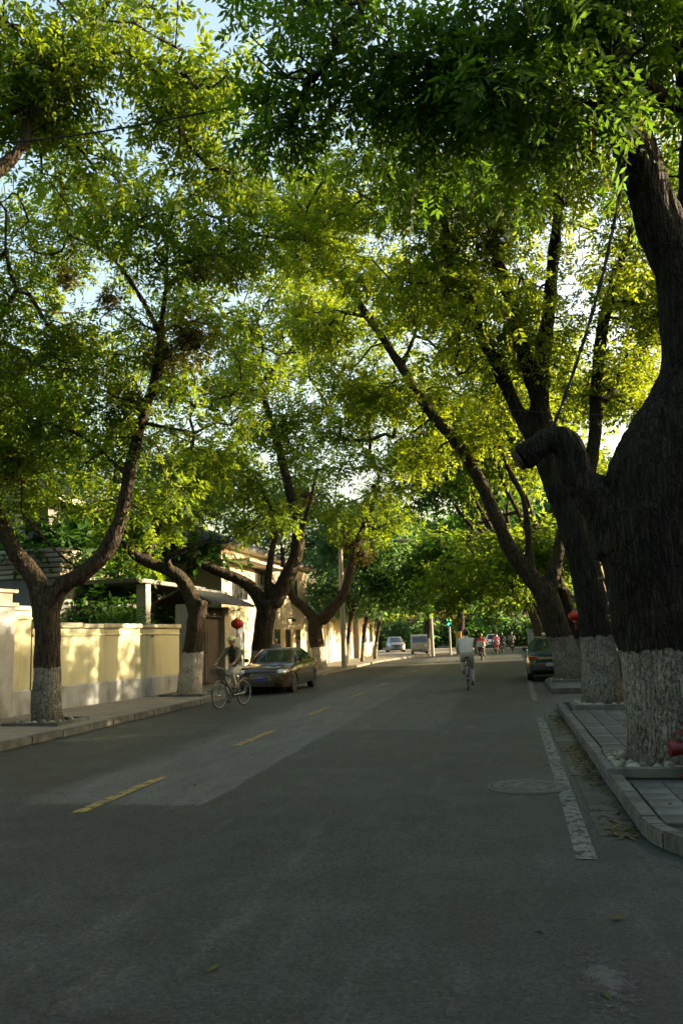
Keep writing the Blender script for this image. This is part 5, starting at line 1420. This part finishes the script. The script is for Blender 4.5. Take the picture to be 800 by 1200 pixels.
# ------------------------------------------------------------------ people
def person(label, joints_col, shirt, trousers, loc_parent, cap=None, hairy=True, pose='bike', jacket=None, bulk=1.0):
    """seated rider: x forward, y left, z up, in the vehicle's own frame; one continuous skin mesh"""
    J = joints_col
    names = list(J)
    edges = [('pelvis', 'waist'), ('waist', 'chest'), ('chest', 'neck'), ('neck', 'headb'),
             ('chest', 'lsh'), ('lsh', 'lel'), ('lel', 'lwr'), ('lwr', 'lha'), ('chest', 'rsh'), ('rsh', 'rel'), ('rel', 'rwr'), ('rwr', 'rha'),
             ('pelvis', 'lhip'), ('lhip', 'lkn'), ('lkn', 'lan'), ('lan', 'lto'), ('pelvis', 'rhip'), ('rhip', 'rkn'), ('rkn', 'ran'), ('ran', 'rto')]
    R_ = dict(pelvis=(.15, .12), waist=(.15, .11), chest=(.165, .12), neck=(.058, .058), headb=(.06, .06), sh=(.07, .07), el=(.05, .05), wr=(.033, .033), ha=(.034, .026),
              hip=(.1, .1), kn=(.07, .07), an=(.045, .045), to=(.042, .034))
    for q in ('pelvis', 'waist', 'chest', 'sh', 'el', 'hip', 'kn'): R_[q] = (R_[q][0] * bulk, R_[q][1] * bulk)
    d = bpy.data.meshes.new('p')
    idx = {n_: i for i, n_ in enumerate(names)}
    d.from_pydata([J[n_] for n_ in names], [(idx[a], idx[b]) for a, b in edges], [])
    o = link('p', d)
    o.modifiers.new('s', 'SKIN').use_smooth_shade = True
    for i, n_ in enumerate(names):
        k = n_ if n_ in R_ else n_[1:]
        d.skin_vertices[0].data[i].radius = R_[k]
    d.skin_vertices[0].data[idx['pelvis']].use_root = True
    sb_ = o.modifiers.new('u', 'SUBSURF'); sb_.levels = 2; sb_.render_levels = 2
    body = evaluated(o)
    bpy.data.objects.remove(o)
    # head with face, ears, and hands with fingers joined into the same mesh
    hc = Vector(J['headb']) + Vector((.015, 0, .09))
    e = ellipsoid((0, 0, 0), (1, 1, 1), 18, 14)
    V = []
    for x, y, z in e[0]:
        w = .078 * (1 - .22 * max(0, -z)) ; dpt = .098 * (1 - .12 * max(0, -z) * (1 if x < 0 else .2))
        p = Vector((x * dpt, y * w, z * .118))
        if x > 0 and abs(y) < .3 and -.45 < z < .15: p.x += .016 * (1 - abs(y) / .3)      # nose
        if x > .5 and .1 < z < .35 and .25 < abs(y) < .6: p.x -= .008                      # eye sockets
        if x > .4 and z < -.72: p.x += .01                                                # chin
        V.append(tuple(hc + p))
    head = (V, e[1])
    ears = [ellipsoid(tuple(hc + Vector((-.005, s * .08, 0))), (.02, .012, .032), 8, 6) for s in (1, -1)]
    fing = []
    for s, h_ in ((1, 'lha'), (-1, 'rha')):
        c = Vector(J[h_])
        for q in range(4):
            yy = (q - 1.5) * .02
            L_ = (.9, 1.0, .95, .78)[q]
            fing.append(tube([c + Vector((.01, yy, .005)), c + Vector((.045 * L_, yy, .006)), c + Vector((.058 * L_, yy, -.018)), c + Vector((.04 * L_, yy, -.042)), c + Vector((.018, yy, -.045))], [.010, .0095, .009, .008, .006], 6))
        fing.append(tube([c + Vector((-.01, -s * .03, -.005)), c + Vector((.01, -s * .048, -.02)), c + Vector((.03, -s * .04, -.04))], [.012, .011, .008], 6))
    extra = mesh_data('x', join(head, *ears, *fing), None, True)
    bm = bmesh.new(); bm.from_mesh(body)
    nb = len(bm.faces)
    bm.from_mesh(extra)
    mats = [shirt, trousers, M_skin, M_shoe, jacket or shirt]
    seg = [(names[idx[a]], b, Vector(J[a]), Vector(J[b])) for a, b in edges]
    bm.faces.ensure_lookup_table()
    for fi, f in enumerate(bm.faces):
        f.smooth = True
        if fi >= nb: f.material_index = 2; continue
        c = f.calc_center_median()
        best, bd = None, 9
        for a, b, pa, pb_ in seg:
            ab = pb_ - pa; t_ = max(0, min(1, (c - pa).dot(ab) / max(ab.length_squared, 1e-9)))
            dd = (c - pa - ab * t_).length - R_.get(a, R_.get(a[1:]))[0] * .5
            if dd < bd: bd, best, axis_p = dd, (a, b, t_), pa + ab * t_
        a, b, t_ = best
        if b in ('headb',) or b[1:] in ('ha',): k = 2
        elif b[1:] == 'wr': k = 4 if t_ < .75 else 2
        elif b[1:] in ('to',): k = 3
        elif b[1:] in ('hip', 'kn', 'an'): k = 1 if t_ < .9 or b[1:] != 'an' else 2
        elif b == 'waist' and t_ < .35: k = 1
        elif b[1:] == 'sh' and jacket is not None and abs(c.y) < .085 and (c - axis_p).x > 0: k = 0
        elif b[1:] in ('sh', 'el'): k = 4
        else:
            k = 0 if (jacket is None or ((c - axis_p).x > .02 and abs(c.y) < .085)) else 4
        f.material_index = k
    d2 = bpy.data.meshes.new('person'); bm.to_mesh(d2); bm.free()
    for m_ in mats: d2.materials.append(m_)
    pr = link('person', d2)
    tag(pr, label, 'person')
    pr.matrix_world = loc_parent
    if hairy:
        V, F = ellipsoid((0, 0, 0), (.106, .088, .125), 16, 10)
        V2 = []
        for x, y, z in V:
            if x > .035 and z < .05: x = .03
            if z < -.06: z = -.06
            V2.append((hc.x + x - .008, hc.y + y, hc.z + z + .008))
        obj('hair', (V2, F), M_hair, pr, True)
    if cap:
        V, F = ellipsoid((0, 0, 0), (.118, .1, .09), 18, 10)
        V2 = [(hc.x + x, hc.y + y, hc.z + .05 + max(z, -.005)) for x, y, z in V]
        c_ = obj('cap', (V2, F), cap, pr, True)
        obj('brim', [(hc.x + .05 + .12 * math.cos(a_) * (1 if math.cos(a_) > 0 else .2), hc.y + .1 * math.sin(a_), hc.z + .05 + dz - .03 * max(0, math.cos(a_))) for dz in (0, .01) for a_ in np.linspace(0, 6.283, 17)[:-1]] and
            ([(hc.x + .05 + .12 * math.cos(a_) * (1 if math.cos(a_) > 0 else .2), hc.y + .1 * math.sin(a_), hc.z + .05 + dz - .03 * max(0, math.cos(a_))) for dz in (0, .01) for a_ in np.linspace(0, 6.283, 17)[:-1]],
             [tuple(range(15, -1, -1)), tuple(range(16, 32))] + [(i, (i + 1) % 16, 16 + (i + 1) % 16, 16 + i) for i in range(16)]), cap, c_)
    # eyes and mouth
    for s in (1, -1):
        obj('eye', ellipsoid(tuple(hc + Vector((.082, s * .03, .022))), (.008, .014, .007), 8, 6), M_hair, pr)
    return pr
BIKE_POSE = dict(pelvis=(-.2, 0, 1.0), waist=(-.17, 0, 1.16), chest=(-.07, 0, 1.39), neck=(-.03, 0, 1.52), headb=(-.005, 0, 1.58),
    lsh=(-.05, .19, 1.44), lel=(.14, .28, 1.22), lwr=(.34, .27, 1.09), lha=(.40, .27, 1.085), rsh=(-.05, -.19, 1.44), rel=(.14, -.28, 1.22), rwr=(.34, -.27, 1.09), rha=(.40, -.27, 1.085),
    lhip=(-.17, .1, .97), lkn=(.22, .13, .86), lan=(.02, .13, .52), lto=(.18, .13, .47), rhip=(-.17, -.1, .96), rkn=(.16, -.13, .62), ran=(-.02, -.13, .2), rto=(.14, -.13, .14))
SCOOT_POSE = dict(pelvis=(-.28, 0, .84), waist=(-.26, 0, 1.0), chest=(-.18, 0, 1.24), neck=(-.14, 0, 1.37), headb=(-.12, 0, 1.43),
    lsh=(-.16, .19, 1.29), lel=(.0, .29, 1.08), lwr=(.22, .3, 1.02), lha=(.28, .3, 1.02), rsh=(-.16, -.19, 1.29), rel=(.0, -.29, 1.08), rwr=(.22, -.3, 1.02), rha=(.28, -.3, 1.02),
    lhip=(-.22, .1, .81), lkn=(.16, .17, .74), lan=(.1, .16, .36), lto=(.25, .16, .32), rhip=(-.22, -.1, .81), rkn=(.16, -.17, .74), ran=(.1, -.16, .36), rto=(.25, -.16, .32))
STAND_POSE = dict(pelvis=(0, 0, .95), waist=(0, 0, 1.1), chest=(0, 0, 1.33), neck=(.01, 0, 1.46), headb=(.02, 0, 1.52),
    lsh=(0, .19, 1.39), lel=(-.02, .25, 1.12), lwr=(.04, .25, .88), lha=(.06, .24, .82), rsh=(0, -.19, 1.39), rel=(-.02, -.25, 1.12), rwr=(.04, -.25, .88), rha=(.06, -.24, .82),
    lhip=(0, .1, .9), lkn=(.02, .11, .5), lan=(0, .11, .08), lto=(.14, .12, .04), rhip=(0, -.1, .9), rkn=(.02, -.11, .5), ran=(0, -.11, .08), rto=(.14, -.12, .04))

# ------------------------------------------------------------------ bicycles
def torus(R_, r, n=40, k=8):
    V, F = [], []
    for i in range(n):
        a = 2 * math.pi * i / n
        for j in range(k):
            b = 2 * math.pi * j / k
            V.append(((R_ + r * math.cos(b)) * math.cos(a), r * math.sin(b), (R_ + r * math.cos(b)) * math.sin(a)))
    for i in range(n):
        for j in range(k):
            F.append((i * k + j, ((i + 1) % n) * k + j, ((i + 1) % n) * k + (j + 1) % k, i * k + (j + 1) % k))
    return V, F
def bicycle(label, loc, rz, frame_m, basket=True):
    t = thing('bicycle', label, 'bicycle', loc, rz)
    for wx in (-.53, .55):
        w = link('wheel', None, t); w.location = (wx, 0, .335)
        obj('tyre', torus(.318, .017), M_rubber, w, True)
        obj('rim', torus(.295, .011, 40, 6), M_steel, w, True)
        sp = [tube([(0, 0, 0), (.295 * math.cos(a), 0, .295 * math.sin(a))], .0022, 3) for a in np.linspace(0, 6.283, 25)[:-1]]
        obj('spokes', join(*sp, lathe([(.025, -.05), (.025, .05)], 10, 'y')), M_chrome, w)['kind'] = 'stuff'
        arc = [(.345 * math.cos(a), 0, .345 * math.sin(a)) for a in np.linspace(.3 if wx > 0 else .4, 2.7 if wx < 0 else 2.5, 14)]
        obj('mudguard', tube(arc, .02, 6), frame_m, w, True)
    fr_ = [tube([(-.53, s * .05, .335), (-.22, s * .02, .74)], .01, 6) for s in (1, -1)] + [tube([(-.53, s * .05, .335), (-.02, s * .03, .3)], .011, 6) for s in (1, -1)]
    fr_ += [tube([(-.02, 0, .3), (-.22, 0, .86)], .017, 8), tube([(-.02, 0, .3), (.36, 0, .74)], .019, 8), tube([(-.2, 0, .72), (.34, 0, .84)], .015, 8), tube([(.37, 0, .72), (.33, 0, .9)], .02, 8)]
    obj('frame', join(*fr_), frame_m, t, True)
    obj('fork', join(*[tube([(.55, s * .05, .335), (.42, s * .05, .62), (.38, 0, .72)], .011, 6) for s in (1, -1)]), frame_m, t, True)
    obj('seat_post', tube([(-.22, 0, .84), (-.24, 0, .93)], .012, 8), M_chrome, t, True)
    e = ellipsoid((0, 0, 0), (.13, .09, .035), 14, 8)
    obj('saddle', ([(-.24 + x + (.05 if x > 0 else 0), y * (.45 if x > .02 else 1), .95 + z) for x, y, z in e[0]], e[1]), M_black, t, True)
    hb = obj('handlebar', tube([(.28, .3, 1.04), (.38, .29, 1.05), (.36, .2, 1.03), (.33, 0, .97), (.36, -.2, 1.03), (.38, -.29, 1.05), (.28, -.3, 1.04)], .012, 8), M_chrome, t, True)
    for s in (1, -1): obj('grip', tube([(.26, s * .3, 1.038), (.39, s * .29, 1.05)], .017, 8), M_rubber, hb, True)
    obj('stem', tube([(.33, 0, .88), (.33, 0, .98)], .014, 8), M_chrome, t, True)
    cr = obj('crank', join(torus(.085, .008, 24, 6), *[tube([(0, .03 * s, 0), (-.02 * s * 0 + .0, s * .07, s * .17)], .01, 6) for s in (1, -1)]), M_chrome, t, True); cr.location = (-.02, 0, .3)
    for s, z in ((1, .47), (-1, .13)): obj('pedal', bbox(-.06, .04, s * .12 - .045, s * .12 + .045, z - .012, z + .012, .005), M_black, t)
    obj('chain_guard', bbox(-.45, .06, -.05, -.035, .27, .37, .007), frame_m, t)
    rk = [tube([(-.75, s * .06, .72), (-.3, s * .06, .72)], .006, 5) for s in (1, -1)] + [tube([(-.53, s * .06, .34), (-.6, s * .06, .72)], .006, 5) for s in (1, -1)] + [tube([(x, -.06, .72), (x, .06, .72)], .005, 5) for x in (-.72, -.55, -.4)]
    obj('rear_rack', join(*rk), M_black, t, True)
    obj('rear_reflector', mv(lathe([(.03, 0), (.025, -.012)], 10, 'x'), -.88 + .02, 0, .5), M_taillens, t)
    if basket:
        bk = []
        for k in range(7):
            z = .72 + k * .04; q = .1 + .012 * k
            bk.append(tube([(.45, -q, z), (.45, q, z), (.67 + .008 * k, q, z), (.67 + .008 * k, -q, z), (.45, -q, z)], .0045, 4))
        for k in range(9):
            y_ = -.1 + k * .025
            bk.append(tube([(.45, y_, .72), (.45, y_ * 1.6, .97)], .004, 4)); bk.append(tube([(.67, y_, .72), (.72, y_ * 1.6, .97)], .004, 4))
        for k in range(8):
            x_ = .45 + k * .031
            for s in (1, -1): bk.append(tube([(x_, s * .1, .72), (x_, s * .17, .97)], .004, 4))
        obj('basket', join(*bk), M_wire, t)
    return t
def frame_mat(loc, rz, s=1.0): return Matrix.Translation(loc) @ Matrix.Rotation(rz, 4, 'Z') @ Matrix.Scale(s, 4)
L1 = (-6.95, 19.9, 0)
b1 = bicycle('silver bicycle with wire basket ridden towards us on the left', L1, -math.pi / 2 - .27, M_bikegrey)
person('cyclist in pale yellow cap, open olive jacket and cream trousers riding towards us', BIKE_POSE, M_blackc, M_cream, frame_mat(L1, -math.pi / 2 - .27), cap=M_capy, jacket=M_olive, bulk=1.12)
L2 = (-1.19, 24.7, 0)
b2 = bicycle('blue bicycle ridden away from us in the right lane', L2, math.pi / 2 + .02, M_bikeblue, False)
person('cyclist in white shirt and cream trousers riding away from us', BIKE_POSE, M_white, M_cream, frame_mat(L2, math.pi / 2 + .02), bulk=1.28)
# ------------------------------------------------------------------ motor scooters
def scooter(label, loc, rz, m_, box_m=None):
    t = thing('motor_scooter', label, 'scooter', loc, rz, 'motor scooters riding away up the road')
    for wx in (-.6, .62):
        w = link('wheel', None, t); w.location = (wx, 0, .24)
        obj('tyre', torus(.19, .05, 24, 8), M_rubber, w, True)
        obj('rim', lathe([(.15, -.04), (.15, .04), (.05, .05)], 18, 'y'), M_alloy, w)
    prof = [(-.95, .62), (-.9, .78), (-.5, .8), (-.05, .72), (.0, .4), (-.1, .3), (-.45, .3), (-.85, .5)]
    V, F = prism_y([(x, z) for x, z in prof], -.16, .16)
    obj('rear_body', (V, F), m_, t)
    obj('seat', xf(ellipsoid((0, 0, 0), (.42, .15, .07), 14, 8), Matrix.Translation((-.42, 0, .81))), M_black, t, True)
    obj('floorboard', bbox(-.05, .42, -.19, .19, .27, .33, .02), m_, t)
    obj('leg_shield', prism_y([(.38, .28), (.48, .3), (.36, .95), (.28, .95)], -.2, .2), m_, t)
    obj('fork', join(*[tube([(.62, s * .07, .24), (.4, s * .05, .75)], .02, 6) for s in (1, -1)]), M_steel, t, True)
    obj('front_mudguard', tube([(.62 + .27 * math.cos(a), 0, .24 + .27 * math.sin(a)) for a in np.linspace(.2, 2.3, 10)], .05, 6), m_, t, True)
    obj('handlebar', tube([(.24, .34, 1.0), (.32, .2, 1.02), (.33, -.2, 1.02), (.24, -.34, 1.0)], .016, 8), M_black, t, True)
    obj('headlight', ellipsoid((.42, 0, .92), (.07, .09, .08), 12, 8), M_lens, t, True)
    obj('tail_light', bbox(-.985, -.93, -.09, .09, .6, .68, .015), M_taillens, t)
    obj('number_plate', bbox(-.97, -.955, -.11, .11, .42, .54, .003), M_plate, t)
    for s in (1, -1):
        mr_ = obj('mirror', ellipsoid((.3, s * .36, 1.2), (.015, .06, .04), 10, 6), M_black, t)
        obj('mirror_stalk', tube([(.28, s * .3, 1.02), (.3, s * .35, 1.18)], .006, 5), M_black, mr_)
    obj('exhaust', tube([(-.3, -.17, .24), (-.85, -.19, .28)], .045, 8), M_chrome, t, True)
    if box_m:
        bx_ = obj('carrier_box', bbox(-1.05, -.68, -.24, .24, .84, 1.14, .03), box_m, t)
        obj('lid', bbox(-1.06, -.67, -.245, .245, 1.142, 1.18, .015), box_m, bx_)
    return t
for lb, pl, (x, y), m_, sh, tr_, bxm in [
    ('nearest motor scooter with a white box behind its rider', 'scooter rider in red top nearest to us', (-1.5, 50.2), M_black, M_redc, M_blackc, M_whitepaint),
    ('red motor scooter with glowing tail, second in the group', 'scooter rider in pink top on the red scooter', (-.75, 62.5), M_red, M_pink, M_navy, None),
    ('dark motor scooter half hidden between the other riders', 'scooter rider in navy top in the middle of the group', (-.35, 70), M_bikeblue, M_navy, M_navy, None),
    ('grey motor scooter furthest right in the group', 'scooter rider in grey top furthest right of the group', (.48, 72.4), M_bikegrey, M_grey, M_blackc, None)]:
    scooter(lb, (x, y, 0), math.pi / 2, m_, bxm)
    person(pl, SCOOT_POSE, sh, tr_, frame_mat((x, y, 0), math.pi / 2))
# two people standing behind the bronze sedan
for px, lb, c1, c2 in ((316, 'left of two dark-haired people standing behind the bronze sedan', M_navy, M_blackc), (323, 'right of two dark-haired people standing behind the bronze sedan', M_grey, M_navy)):
    q = at(px, 757, 33.2)
    person(lb, STAND_POSE, c1, c2, frame_mat((q.x, 33.2, .13 if px < 320 else .14), -1.2, .93))
# white delivery van at the far corner
vb = ground(489, 767, .12)
vn = thing('van', 'small white van parked at the far left corner under the dark tree', 'van', (vb.x, vb.y + 1.6, .13), -math.pi / 2 + .15)
obj('body', prism_y([(-1.7, .25), (-1.72, 1.75), (-1.6, 1.85), (.95, 1.85), (1.25, 1.7), (1.6, 1.1), (1.72, .95), (1.74, .3), (1.6, .22)], -.75, .75), M_vanw, vn)
obj('windscreen', [(1.29, -.66, 1.66), (1.29, .66, 1.66), (1.62, .66, 1.12), (1.62, -.66, 1.12)] and ([(1.31, -.64, 1.65), (1.31, .64, 1.65), (1.615, .64, 1.13), (1.615, -.64, 1.13)], [(0, 1, 2, 3)]), M_glass_car, vn)
for s in (1, -1):
    obj('side_window', box(.3, 1.1, s * .752 - .004, s * .752 + .004, 1.15, 1.62), M_glass_car, vn)
    obj('headlight', bbox(1.7, 1.76, s * .55 - .12, s * .55 + .12, .7, .86, .02), M_lens, vn)
    for wx in (-1.1, 1.1):
        w = link('wheel', None, vn); w.location = (wx, s * .68, .28)
        obj('tyre', lathe([(.17, -.08), (.26, -.08), (.28, 0), (.26, .08), (.17, .08)], 20, 'y'), M_rubber, w, True)
        obj('rim', lathe([(.17, -.07), (.17, .07), (.04, .085)], 16, 'y'), M_alloy, w)
vn.scale = (.86, .86, .86)
obj('bumper', bbox(1.66, 1.8, -.72, .72, .3, .48, .03), M_grey, vn)
obj('number_plate', bbox(1.8, 1.815, -.2, .2, .36, .46, .003), M_plateblue, vn)
